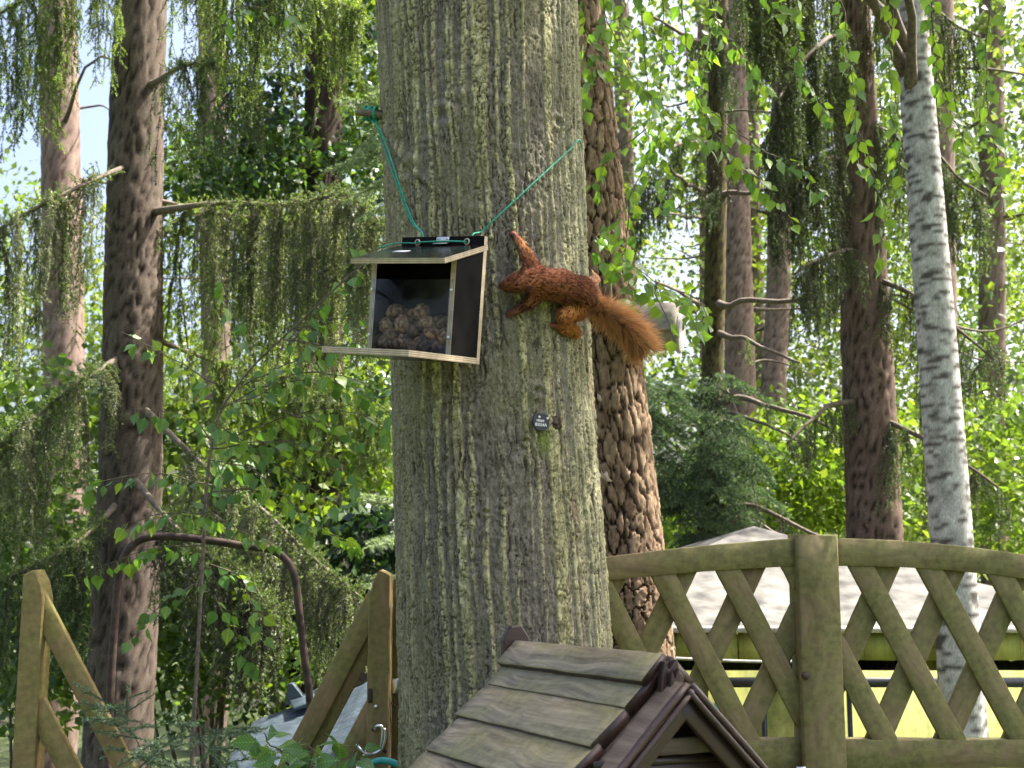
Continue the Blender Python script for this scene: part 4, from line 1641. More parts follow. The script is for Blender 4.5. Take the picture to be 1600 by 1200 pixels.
def gp(px, py, dy=-.036):
    q = G2(px, py)
    return np.array([q[0], GYY + dy, q[1]])


hk = [gp(603, 1134), gp(604, 1150, -.04), gp(599, 1165, -.042), gp(588, 1172, -.046), gp(577, 1172, -.05), gp(568, 1166, -.05), gp(561, 1158, -.046)]
V, F = tube(spline(hk, 30), .0040, 8)
ho = link('hook', mesh_from('hook', V, F, smooth=True, mats=[MAT['steel']]), gt)
V, F = tube(spline([gp(588, 1137), gp(592, 1130, -.044), gp(600, 1132, -.044), gp(600, 1150, -.044), gp(597, 1168, -.04), gp(594, 1171)], 24), .004, 8)
link('hook_eye', mesh_from('hook_eye', V, F, smooth=True, mats=[MAT['steel']]), ho)
for (px, py) in ((586, 1136), (604, 1170)):
    V, F = tube([gp(px, py, -.0325), gp(px, py, -.036)], [.0055, .005], 10)
    link('bolt', mesh_from('bolt', V, F, mats=[MAT['rust']]), gt)
V, F = tube([gp(590, 1101, -.0325), gp(590, 1101, -.036), gp(590, 1101, -.037)], [.0052, .0052, .002], 10)
link('screw', mesh_from('screw', V, F, mats=[MAT['steel']]), gt)
box('hinge_plate', (.012, .002, .036), gt, MAT['rust'], loc=gp(581, 1084, -.0335), bev=.0005)
# receiving post close to the trunk
lp = thing('latch_post', 'narrow greenish post squeezed between the gate and the trunk', 'post')
pa, pb = P(618, 1000, 3.04), P(646, 1000, 3.04)
zl = P(618, 905, 3.04)[2]
me = board_mesh('post', zl + .1, pb[0] - pa[0], .06, MAT['gate'], .001, 12, .003, 420)
link('post', me, lp, M=Matrix.Translation(((pa[0] + pb[0]) / 2, 3.04, (zl - .1) / 2)) @ Matrix.Rotation(math.pi / 2, 4, 'Y'))
q = P(618, 1072, 3.005)
box('latch_plate', (.021, .004, .038), lp, MAT['steel'], loc=(q[0], 3.005, q[2]), bev=.001)
V, F = tube([P(607, 1094, 2.99), P(621, 1107, 2.985)], [.002, .002], 6)
link('nail', mesh_from('nail', V, F, mats=[MAT['rust']]), lp)
# teal hose hung low on the gate
hz = thing('garden_hose', 'teal garden hose looping in front of the gate post foot', 'hose', P(600, 1195, 2.88))
pts = [P(583, 1240, 2.86), P(578, 1200, 2.86), P(592, 1189, 2.86), P(615, 1192, 2.86), P(632, 1206, 2.86), P(645, 1250, 2.87), P(650, 1400, 2.88)]
V, F = tube(at(spline(pts, 50), P(600, 1195, 2.88)), .0085, 10)
link('hose', mesh_from('hose', V, F, smooth=True, mats=[MAT['hose']]), hz)
V, F = tube(at(spline([P(577, 1206, 2.86), P(578, 1198, 2.86), P(582, 1193, 2.86)], 8), P(600, 1195, 2.88)), .0105, 10)
link('coupling', mesh_from('coupling', V, F, smooth=True, mats=[MAT['tag']]), hz)

# ------------------------------------------------------------------ rusty pipe hoop
pp = PL([(486, 1500), (486, 1250), (484, 1097), (476, 1030), (468, 960), (461, 905), (448, 876), (425, 860), (400, 855), (370, 851), (330, 845), (260, 838), (215, 846), (190, 880), (180, 960), (172, 1100), (166, 1300), (162, 1540)], 3.9)
V, F = tube(at(spline(pp, 110), pp[0]), .0135 + .0006 * rng.normal(0, .3, 110), 10)
po = link('pipe_hoop', mesh_from('pipe_hoop', V, F, smooth=True, mats=[MAT['rust']]), None, loc=pp[0])
tag(po, 'rusty bent metal pipe hoop rising behind the tarp covered pile', 'pipe')

# ------------------------------------------------------------------ tarp covered pile
m, t, n, l, b = newmat('blue_grey_tarp')
tc = N(t, 'TexCoord')
mp = N(t, 'Mapping')
mp.inputs['Scale'].default_value = (1.0, 6.0, 6.0)
mp.inputs['Rotation'].default_value = (0, .5, .3)
l.new(tc.outputs['Object'], mp.inputs['Vector'])
no = N(t, 'TexNoise', i_Scale=9.0, i_Detail=6.0, i_Roughness=0.7)
l.new(mp.outputs[0], no.inputs['Vector'])
r_ = ramp(t, [(0.3, (0.03, 0.042, 0.055)), (0.55, (0.06, 0.082, 0.10)), (0.75, (0.14, 0.17, 0.195))])
l.new(no.outputs['Fac'], r_.inputs['Fac'])
vo = N(t, 'TexVoronoi', i_Scale=55.0)
l.new(tc.outputs['Object'], vo.inputs['Vector'])
r2 = ramp(t, [(0.0, (0.10, 0.07, 0.04)), (0.16, (1, 1, 1))])
l.new(vo.outputs['Distance'], r2.inputs['Fac'])
mx = N(t, 'MixRGB', blend_type='MULTIPLY')
mx.inputs[0].default_value = .45
l.new(r_.outputs[0], mx.inputs[1])
l.new(r2.outputs[0], mx.inputs[2])
l.new(mx.outputs[0], b.inputs['Base Color'])
b.inputs['Roughness'].default_value = .5
bp = N(t, 'Bump', i_Strength=.5, i_Distance=.006)
l.new(no.outputs['Fac'], bp.inputs['Height'])
l.new(bp.outputs['Normal'], b.inputs['Normal'])
MAT['tarp'] = m
TYY = 4.25
rid = PL([(372, 1136), (425, 1114), (520, 1088), (600, 1052), (660, 1030), (740, 1020)], TYY + .35)
nu, nv = 80, 44
ru = spline(rid, nu)
V = np.zeros((nv, nu, 3))
for j in range(nv):
    f = j / (nv - 1)
    if f < .30:      # back slope behind the fold
        g = (.30 - f) / .30
        off = np.array([0, .55 * g, -.50 * g ** 1.4])
    elif f < .72:    # front slope towards the gate
        g = (f - .30) / .42
        off = np.array([-.10 * g, -.55 * g, -.30 * g])
    else:
        g = (f - .72) / .28
        off = np.array([-.12, -.57 - .04 * g, -.30 - 1.3 * g])
    V[j] = ru + off
X0 = ru[0, 0]
U, W_ = np.meshgrid(np.linspace(0, 1, nu), np.linspace(0, 1, nv))
V[..., 2] += .014 * fbm(U * 5, W_ * 4, 60, 3) + .006 * np.abs(perlin(U * 26 + W_ * 9, W_ * 4, 62))
V[..., 1] += .02 * fbm(U * 6, W_ * 6, 64, 3)
endd = 1 - sstep(0, .10, U)
V[..., 2] -= endd * .16
V[..., 0] -= endd * .03
i = np.arange(nv - 1)[:, None] * nu
j = np.arange(nu - 1)[None]
Fq = np.stack([i + j, i + j + 1, i + nu + j + 1, i + nu + j], -1).reshape(-1, 4)
tpb = np.array([V[..., 0].mean(), TYY, -.8])
# close the left end with a hanging flap
left = V[:, 0]
nfl = 14
Vf = np.array([[p * 1 + np.array([-.05 * (k / nfl) ** .5, 0, -(p[2] + .75) * (k / nfl)]) for p in left] for k in range(1, nfl + 1)])
Vall = np.concatenate([V.reshape(-1, 3), Vf.reshape(-1, 3)])
ids = np.concatenate([[np.arange(nv) * nu], nv * nu + np.arange(nfl * nv).reshape(nfl, nv)])
Ff = np.stack([ids[:-1, :-1], ids[:-1, 1:], ids[1:, 1:], ids[1:, :-1]], -1).reshape(-1, 4)
tp_o = thing('covered_pile', 'blue grey tarp draped over a pile behind the gate', 'tarp', tpb)
link('tarp', mesh_from('tarp', at(Vall, tpb), np.concatenate([Fq, Ff]), smooth=True, mats=[MAT['tarp']]), tp_o)
q = P(480, 1098, TYY + .33)
box('weight_slab', (.13, .10, .018), tp_o, MAT['tarp'], M=Matrix.Translation(Vector(at(q, tpb) + np.array([0, 0, .012]))) @ Euler((.25, -.30, .3)).to_matrix().to_4x4(), bev=.003)
q = P(461, 1085, TYY + .36)
quad_prism('wedge', [(q[0] - tpb[0] - .035, q[2] - tpb[2] - .04), (q[0] - tpb[0] + .045, q[2] - tpb[2] - .02), (q[0] - tpb[0] - .01, q[2] - tpb[2] + .045), (q[0] - tpb[0] - .025, q[2] - tpb[2] + .042)], .34, .39, tp_o, MAT['tarp'])

# ------------------------------------------------------------------ pavilion behind the fence
AP = P(1178, 822, 6.2)
ez_ = P(1178, 985, 4.7)[2]
hw = 1.5
MAT['felt'] = m_plain('pale_roof_sheet', (0.092, 0.089, 0.080), .8, noise=.5, scale=8.0, bump=.3)
MAT['yellow'] = m_wood('yellow_green_boards', (.26, .27, .06), (.42, .43, .12), (.14, .17, .04), .45, .7, (26, 26, 2.2), False)
MAT['teal'] = m_plain('teal_board', (.08, .36, .28), .6, noise=.1)
pv_b = np.array([AP[0], AP[1], -1.0])
pv = thing('garden_pavilion', 'low pavilion with pale pyramid roof and yellow green walls behind the lattice', 'pavilion', pv_b)
apx = AP - pv_b
ze = ez_ - pv_b[2]
cor = [(-hw, -hw), (hw, -hw), (hw, hw), (-hw, hw)]
for k in range(4):
    A = np.array([cor[k][0], cor[k][1], ze])
    B = np.array([cor[(k + 1) % 4][0], cor[(k + 1) % 4][1], ze])
    n_ = 14
    V, idx = [], {}
    for a in range(n_ + 1):
        for c in range(n_ + 1 - a):
            f1, f2 = a / n_, c / n_
            p = np.array([0, 0, apx[2]]) * (1 - f1 - f2) + A * f1 + B * f2
            e_ = f1 + f2
            p[2] -= .05 * math.sin(math.pi * e_) * (1 - abs(f1 - f2) / max(e_, 1e-3) * .6)
            idx[a, c] = len(V)
            V.append(p)
    V = np.array(V)
    edge_mask = np.array([1.0 if (a_ > 0 and c_ > 0 and a_ + c_ < n_) else 0 for (a_, c_) in idx])
    V[:, 2] += .012 * fbm(V[:, 0] * 3, V[:, 1] * 3, 66, 3) * edge_mask
    Fq = [(idx[a, c], idx[a + 1, c], idx[a, c + 1]) for a in range(n_) for c in range(n_ - a)] + \
         [(idx[a + 1, c], idx[a + 1, c + 1], idx[a, c + 1]) for a in range(n_) for c in range(n_ - a - 1)]
    link('roof_panel', mesh_from('roof_panel', V, np.array(Fq), smooth=True, mats=[MAT['felt']]), pv)
ddz = P(1178, 1031, 4.75)[2] - pv_b[2]
for k in range(4):
    rz_ = Matrix.Rotation(k * math.pi / 2, 4, 'Z')
    # fascia: upright boards
    nb = 22
    wb = 2 * (hw - .06) / nb
    for q in range(nb if k in (0,) else 0):
        box('fascia_board', (wb - .004, .018, ze - ddz - .01), pv, MAT['yellow'], M=rz_ @ Matrix.Translation((-(hw - .06) + (q + .5) * wb, -(hw - .06), (ze + ddz) / 2 - .006)), jitter=.0015)
    if k:
        box('fascia', (2 * (hw - .07), .018, ze - ddz), pv, MAT['yellow'], M=rz_ @ Matrix.Translation((0, -(hw - .062), (ze + ddz) / 2 - .006)))
    box('wall_panel', (2 * hw - .34, .02, ddz - .10), pv, MAT['yellow'], M=rz_ @ Matrix.Translation((0, -(hw - .12), ddz / 2)))
    box('corner_post', (.08, .08, ze - .03), pv, MAT['yellow'], M=rz_ @ Matrix.Translation((-(hw - .11), -(hw - .11), (ze - .03) / 2)))
    V, F = tube([(-hw, -hw, ze + .004), (hw, -hw, ze + .004)], .014, 8)
    link('eave_trim', mesh_from('eave_trim', V, F, mats=[MAT['nestfront']]), pv, M=rz_)
for px in (1070, 1105, 1140, 1196, 1262, 1330):
    x_ = P(px, 1100, 4.76)[0] - pv_b[0]
    box('dark_batten', (.018, .014, .62), pv, MAT['tag'], loc=(x_, -(hw - .10) - .012, ddz - .40))
box('gap_shade_strip', (2 * hw - .3, .012, .04), pv, MAT['tag'], loc=(0, -(hw - .10) - .012, P(1178, 1068, 4.75)[2] - pv_b[2]))  # black strip that paints the shade inside a gap
q = P(1127, 1115, 4.72)
quad_prism('teal_panel', [(q[0] - pv_b[0] - .06, q[2] - pv_b[2] - .14), (q[0] - pv_b[0] + .09, q[2] - pv_b[2] - .14), (q[0] - pv_b[0] + .0, q[2] - pv_b[2] + .10)], -(hw - .10) - .036, -(hw - .10) - .024, pv, MAT['teal'])
cl = P(1040, 1028, 4.66)
cr_ = P(1330, 1033, 4.66)
V, F = tube(at(spline([cl, (cl + cr_) / 2 + np.array([0, 0, -.008]), cr_], 30), pv_b), .006, 7)
link('string', mesh_from('string', V, F, smooth=True, mats=[MAT['nestfront']]), pv)

# ------------------------------------------------------------------ pine beside the trunk, nest box
PY = 4.0
pl_ = PL([(868, -260), (888, 87), (922, 417), (967, 857), (980, 1013), (1010, 1300)], PY)
bot = pl_[-1] + (pl_[-1] - pl_[-2]) * ((pl_[-1][2] + .5) / (pl_[-2][2] - pl_[-1][2]))
up_ = pl_[0] + (pl_[0] - pl_[1]) * 7
pine_b = np.array([bot[0], PY, -.45])
pine = thing('pine_tree', 'leaning pine with coarse flaky brown bark close behind the thick trunk', 'tree', pine_b)
allp = np.concatenate([[up_], pl_, [bot]])[::-1]
pts = spline(allp, 500)
hgt = pts[:, 2]
V, F, C = trunk_mesh('pine_trunk', allp[:-1], [.185, .165, .158, .152, .147, .145, .140], 200, (.040, .088), ((.12, .074, .046), (.34, .245, .16)), 12, 560, (.030, .017, .010), .015)
link('trunk', mesh_from('pine_trunk', at(V, pine_b), F, C, True, [MAT['bark']]), pine)
add_limb(pine, pine_b, [pl_[0], (pl_[0] + up_) / 2, up_], .145, .10, MAT['twig'], 'upper_trunk', 10, 16)
rr_ = np.random.default_rng(31)
cen = up_ + rr_.normal(0, 1, (60, 3)) * np.array([1.1, 1.1, .6])
sgp = Segs()
for c in cen:
    dd = nrm(rr_.normal(0, 1, (24, 3)) + np.array([0, 0, .4]))
    sgp.add(np.repeat(c[None], 24, 0) + rr_.normal(0, .12, (24, 3)), c + dd * rr_.uniform(.15, .4, (24, 1)), MID, 90, .06)
V, F, C = sgp.needles(.004, seed=5)
o = link('crown', mesh_from('pine_crown', at(V, pine_b), F, C, False, [MAT['needle']]), pine)
o['kind'] = 'stuff'
# loose pale bark flakes
for (px, py, s_) in ((944, 742, .030), (936, 622, .016)):
    q = P(px, py, PY - .15)
    V = np.array([(-.3, 0, 1), (.35, -.2, .55), (.5, -.25, -.3), (1.0, -.1, -.75), (.2, -.2, -.8), (-.4, 0, -.2)]) * s_
    V2 = V + np.array([0, .004, 0])
    k = len(V)
    side = np.array([[i_, (i_ + 1) % k, k + (i_ + 1) % k, k + i_] for i_ in range(k)])
    link('bark_flake', mesh_from('bark_flake', np.concatenate([V, V2]), [np.array([list(range(k))[::-1], list(range(k, 2 * k))]), side], mats=[MAT['flake']]), pine, loc=q - pine_b)

NY = 3.78
nb_a, nb_b = P(985, 512, NY + .02), P(1060, 515, NY - .03)
nbx = thing('nest_box', 'beige hooded cylindrical nest box fixed to the leaning pine', 'nest box', nb_a)
axn = nrm(nb_b - nb_a)
Ln = np.linalg.norm(nb_b - nb_a)
upn = nrm(np.array([0, 0, 1.0]) - axn * axn[2])
sdn = np.cross(axn, upn)
rb = .074
V, F = tube([(0, 0, 0), axn * Ln * .1, axn * Ln * .5, axn * Ln * .94, axn * Ln], [rb * .96, rb * .98, rb, rb, rb * .97], 36)
link('body', mesh_from('body', V, F, smooth=False, mats=[MAT['nest']]), nbx)
# hood: half shell round the top, reaching past both ends
th_ = np.linspace(-1.75, 1.75, 26)
xs_ = np.linspace(-.055, Ln + .004, 12)
Vo = np.array([[axn * x + (upn * math.cos(q) + sdn * math.sin(q)) * (rb + .016 + (.006 if x > Ln - .02 else 0)) for q in th_] for x in xs_])
Vi = np.array([[axn * x + (upn * math.cos(q) + sdn * math.sin(q)) * (rb + .004) for q in th_] for x in xs_])
a1, a2_ = Vo.shape[:2]
Vh = np.concatenate([Vo.reshape(-1, 3), Vi.reshape(-1, 3)])
gi = np.arange(a1 * a2_).reshape(a1, a2_)
off = a1 * a2_


def gq(A):
    return np.stack([A[:-1, :-1], A[:-1, 1:], A[1:, 1:], A[1:, :-1]], -1).reshape(-1, 4)


Fh = [gq(gi), gq(gi + off)[:, ::-1]]
for line in (gi[0], gi[-1], gi[:, 0], gi[:, -1]):
    Fh.append(np.stack([line[:-1], line[1:], line[1:] + off, line[:-1] + off], 1))
link('hood', mesh_from('hood', Vh, np.concatenate(Fh), smooth=False, mats=[MAT['nest']]), nbx)
V, F = tube([axn * (Ln + .001), axn * (Ln + .013), axn * (Ln + .015)], [rb * .92, rb * .92, rb * .86], 36)
V = V - upn * .012
fr_ = link('front_plate', mesh_from('front_plate', V, F, mats=[MAT['nestfront']]), nbx)
fc = axn * (Ln + .016) - upn * .012
V, F = tube([fc + upn * .026, fc + upn * .026 + axn * .0015], [.016, .016], 18)
link('entrance_hole', mesh_from('entrance_hole', V, F, mats=[MAT['tag']]), fr_)
V, F = tube(spline([fc - upn * .05 + sdn * .01, fc - upn * .045 + axn * .008, fc - upn * .035 + axn * .008, fc - upn * .03], 12), .002, 6)
link('wire_clip', mesh_from('wire_clip', V, F, smooth=True, mats=[MAT['steel']]), fr_)
V, F = tube(np.array([axn * -.06, axn * -.02, axn * .01]), .014, 10)
link('bracket', mesh_from('bracket', V, F, mats=[MAT['rust']]), nbx)


# ------------------------------------------------------------------ spruces on the left
def gz(x, y):
    return float(ground_z(np.array(x), np.array(y)))


SPCOL = ((.085, .065, .05), (.16, .13, .105))
r = np.random.default_rng(41)
SY = 5.6
c0 = P(205, 600, SY)
sp_b = np.array([c0[0], SY, gz(c0[0], SY)])
spL = thing('spruce_tree', 'old weeping spruce with long hanging fringes of foliage beside the rusty hoop', 'tree', sp_b)
add_trunk(spL, sp_b, [sp_b + np.array([0, 0, -.1]), sp_b + np.array([.02, 0, 2.5]), sp_b + np.array([-.04, 0, 5]), sp_b + np.array([0, 0, 9])], [.17, .15, .13, .06], 60, cols=SPCOL, seed=3, rows=220, amp=.012, plates=(.035, .05))
sgL = Segs()
limbs = [
    # limb pixels, y0, y1, count, min, max length, tint, tip tint
    ([(205, 345), (350, 318), (450, 322), (530, 306), (575, 325), (606, 365)], 5.4, 4.7, 210, .55, 1.05, OLD, MID),
    ([(205, 355), (340, 334), (440, 345), (560, 350)], 5.8, 5.4, 150, .6, 1.1, MID, LIT),
    ([(205, 640), (330, 735), (420, 805), (500, 880), (578, 945)], 5.3, 4.7, 170, .28, .6, OLD, MID),
    ([(205, 560), (360, 570), (500, 600), (600, 650)], 5.9, 6.0, 130, .35, .75, MID, LIT),
    ([(205, -160), (340, -70), (450, -30), (570, 20)], 5.2, 4.8, 170, .30, .80, MID, LIT),
    ([(205, -220), (300, -120), (400, -60), (480, -20)], 4.9, 4.4, 80, .35, .9, DARK, LIT),
    ([(205, 120), (300, 100), (370, 120), (400, 170)], 5.2, 4.7, 60, .3, .7, DARK, MID),
    ([(205, 760), (300, 850), (380, 900), (425, 960)], 4.9, 4.6, 90, .4, .7, (.045, .045, .03), MID),
    ([(205, 250), (110, 300), (0, 360), (-60, 400)], 5.3, 5.0, 110, .5, 1.0, OLD, MID),
    ([(205, -60), (120, -40), (20, 10), (-60, 60)], 5.3, 5.0, 110, .4, .9, MID, LIT),
    ([(205, 560), (120, 600), (20, 680), (-60, 740)], 5.3, 5.0, 100, .4, .8, OLD, MID),
    ([(205, 800), (120, 850), (20, 900), (-60, 940)], 5.2, 4.9, 80, .4, .7, DARK, MID),
]
for (pp_, y0, y1, nb_, l0, l1, tint, tip) in limbs:
    lp_ = PL(pp_, y0, y1)
    lp_[0] = [sp_b[0], SY, lp_[0][2] + .1]
    add_limb(spL, sp_b, lp_, .013, .004, MAT['limb'] if 'limb' in MAT else MAT['twig'])
    fringe = spline(lp_, 40)[6:]
    curtain(sgL, fringe, nb_, l0, l1, tint, r, tipcol=tip)
    # short stubby shoots along the top of the limb
    f = r.random(240) * (len(fringe) - 1.01)
    fi = f.astype(int)
    a = fringe[fi] + (fringe[fi + 1] - fringe[fi]) * (f - fi)[:, None]
    d = nrm(r.normal(0, 1, (240, 3)) + np.array([0, -.3, .15]))
    sgL.add(a, a + d * r.uniform(.03, .10, (240, 1)), tip, 420, .015)
add_needles(spL, sp_b, sgL, seed=1, width=.0042, twig=.0006)

# young spruce whose blue-green sprigs come out from behind the trunk
YS = 4.3
c0 = P(705, 300, YS)
ys_b = np.array([c0[0], YS, gz(c0[0], YS)])
ysp = thing('young_spruce', 'young blue green spruce with fresh upcurved sprigs half hidden behind the thick trunk', 'tree', ys_b)
add_trunk(ysp, ys_b, [ys_b, ys_b + np.array([0, 0, 2]), ys_b + np.array([0, 0, 4.2])], [.05, .04, .015], 20, cols=SPCOL, seed=4, rows=60, amp=.004)
sgY = Segs()
for (a, b_, L) in (((650, 150), (555, 215), .36), ((650, 210), (530, 225), .40), ((650, 260), (545, 290), .36), ((640, 120), (575, 140), .30), ((650, 300), (560, 330), .30),
                   ((650, 60), (580, 60), .28), ((650, 230), (500, 240), .42), ((650, 180), (560, 150), .34), ((650, 830), (560, 850), .3), ((650, 790), (570, 760), .3), ((650, 900), (540, 900), .3)):
    A = P(a[0], a[1], YS + r.uniform(-.15, .1))
    B = P(b_[0], b_[1], YS + r.uniform(-.4, -.1))
    add_limb(ysp, ys_b, [np.array([ys_b[0], YS, A[2] + .05]), A], .010, .006, MAT['twig'], 'limb', 5, 5)
    bough(sgY, A, B - A, L * 1.1, BLUE, r, 800, .016, (.28, .36, .22), .25)
add_needles(ysp, ys_b, sgY, seed=2, width=.0034, twig=.0008)


# ------------------------------------------------------------------ ivy
def ivy_leaves(parent, base, centers, radii, per, size, r, cols=((.018, .045, .018), (.028, .065, .022), (.04, .085, .028))):
    V, F, C = leaf_mass(centers, radii, per, size, cols, r, .35)
    o = link('ivy_leaves', mesh_from('ivy_leaves', at(V, base), F, C, False, [MAT['ivy']]), parent)
    o['kind'] = 'stuff'
    return o


IY = 7.0
c0 = P(497, 300, IY)
iv_b = np.array([c0[0], IY, gz(c0[0], IY)])
ivt = thing('ivy_tree', 'dark trunk wrapped in glossy ivy behind the fringe of the weeping spruce', 'tree', iv_b)
add_trunk(ivt, iv_b, [iv_b, iv_b + np.array([.05, 0, 3]), iv_b + np.array([-.05, 0, 9])], [.17, .14, .08], 40, cols=((.035, .026, .02), (.075, .055, .04)), seed=6, rows=140, amp=.012, plates=(.05, .09))
r = np.random.default_rng(43)
cen = []
for k in range(250):
    z_ = r.uniform(-.6, 6.5)
    a_ = r.uniform(0, 6.28)
    q = .16 + .30 * r.random() * (1 if z_ > 2.2 else .5)
    cen.append((iv_b[0] + q * math.cos(a_) * 1.5, IY + q * math.sin(a_), z_))
ivy_leaves(ivt, iv_b, cen, r.uniform(.10, .22, len(cen)), 36, .055, r)
for k in range(12):      # bare ivy stems
    z_ = r.uniform(2.5, 4.5)
    x_ = iv_b[0] + r.normal(0, .1)
    add_limb(ivt, iv_b, [(x_, IY - .17, z_), (x_ + r.normal(0, .1), IY - .2, z_ - .4), (x_ + r.normal(0, .12), IY - .18, z_ - .9)], .008, .004, MAT['twig'], 'ivy_stem', 8, 5)
IY2 = 5.9
c0 = P(575, 880, IY2)
iv2_b = np.array([c0[0], IY2, gz(c0[0], IY2)])
iv2 = thing('ivy_bush', 'low mound of dark ivy leaves behind the gate and beside the trunk', 'bush', iv2_b)
add_limb(iv2, iv2_b, [iv2_b, iv2_b + np.array([.02, 0, 1.0]), iv2_b + np.array([0, 0, 1.9])], .10, .07, MAT['twig'], 'stump', 8, 10)
cen = np.array([P(px, py, IY2 + r.uniform(-.3, .2)) for px, py in zip(r.uniform(505, 660, 70), r.uniform(810, 990, 70))])
ivy_leaves(iv2, iv2_b, cen, r.uniform(.10, .2, len(cen)), 34, .062, r, ((.022, .05, .02), (.035, .075, .028), (.06, .10, .035)))

# ------------------------------------------------------------------ right side: spruces and pines
r = np.random.default_rng(47)
RY = 8.0
tr = PL([(1128, -160), (1123, 0), (1119, 330), (1113, 600), (1108, 800), (1104, 1000)], RY)
rb_ = np.array([tr[-1][0], RY, gz(tr[-1][0], RY)])
spR = thing('spruce_tree', 'slim mossy olive spruce trunk with bare level limbs behind the pavilion', 'tree', rb_)
add_trunk(spR, rb_, np.concatenate([[rb_ + np.array([0, 0, -.1])], tr[::-1], [tr[0] + np.array([.05, 0, 3.0])]]), [.105, .095, .09, .083, .08, .075, .07, .04], 44, cols=((.060, .052, .022), (.125, .11, .045)), seed=8, rows=300, amp=.006)
sgR = Segs()
bare = [([(1112, 226), (1070, 222), (1035, 233)], .022), ([(1120, 480), (1160, 472), (1250, 469), (1340, 476)], .026), ([(1118, 523), (1160, 528), (1195, 545), (1250, 566)], .020),
        ([(1118, 632), (1165, 622), (1215, 640), (1300, 665)], .026), ([(1116, 640), (1175, 655), (1250, 690)], .016), ([(1100, 300), (1072, 285), (1045, 262)], .020),
        ([(1122, 306), (1170, 300), (1230, 298), (1320, 310)], .020), ([(1100, 482), (1060, 455), (1025, 440)], .018), ([(1112, 795), (1180, 792), (1250, 825), (1330, 850)], .022),
        ([(1112, 810), (1170, 812), (1230, 840)], .016), ([(1104, 70), (1060, 50), (1010, 20)], .018), ([(1125, 110), (1180, 60), (1230, 10)], .022), ([(1100, 340), (1070, 338), (1030, 330)], .014),
        ([(1125, 62), (1160, 65), (1200, 60)], .014), ([(1118, 580), (1150, 640), (1170, 720), (1185, 800)], .008), ([(1124, 175), (1170, 172), (1220, 176)], .010)]
for pp_, rad_ in bare:
    lp_ = PL(pp_, RY - .02, RY - .7)
    add_limb(spR, rb_, lp_, rad_, rad_ * .45, MAT['limb'] if 'limb' in MAT else MAT['twig'], n=16)
for (pp_, nb_, l0, l1, tint, y_) in (([(1112, 226), (1070, 222), (1035, 233)], 16, .2, .5, DARK, 7.7), ([(1100, 300), (1072, 285), (1045, 262)], 16, .2, .55, DARK, 7.7),
                                     ([(1100, 482), (1060, 455), (1025, 440)], 12, .15, .3, DARK, 7.7), ([(1104, 70), (1060, 50), (1000, 20)], 40, .2, .6, DARK, 7.6),
                                     ([(1050, 270), (1020, 300), (1000, 330)], 34, .3, .65, (.042, .075, .042), 7.4), ([(1030, 250), (1010, 280), (985, 300)], 26, .25, .5, (.05, .085, .05), 7.2),
                                     ([(1160, 528), (1195, 545), (1250, 566)], 10, .1, .3, MID, 7.4), ([(1180, 792), (1250, 825), (1330, 850)], 26, .15, .4, DARK, 7.3),
                                     ([(1165, 622), (1215, 640), (1300, 665)], 14, .1, .35, DARK, 7.3), ([(1180, 60), (1230, 10)], 24, .3, .7, MID, 7.5), ([(1130, 300), (1100, 290)], 24, .15, .35, DARK, 7.8),
                                     ([(1118, 110), (1125, 60), (1128, -20)], 40, .3, .6, DARK, 7.8), ([(1116, 250), (1120, 180)], 30, .2, .5, (.035, .04, .02), 7.8)):
    curtain(sgR, PL(pp_, y_), nb_, l0, l1, tint, r, dens=200, nl=.016)
# full skirt of drooping boughs low down
for k in range(150):
    px = r.uniform(1000, 1165)
    py = r.uniform(575, 850) - (1 if px < 1120 else 0) * 0
    if py < 640 and px > 1120:
        continue
    yy = RY - r.uniform(.1, .95)
    A = P(px, py, yy + .25)
    d = np.array([r.normal(-.1, .8), -.8 - r.random() * .4, -.15 - .4 * r.random()])
    bough(sgR, A, d, r.uniform(.28, .5), (.040, .075, .046), r, 420, .018, (.13, .22, .11), .55)
add_needles(spR, rb_, sgR, seed=3, width=.0042, twig=.0009)

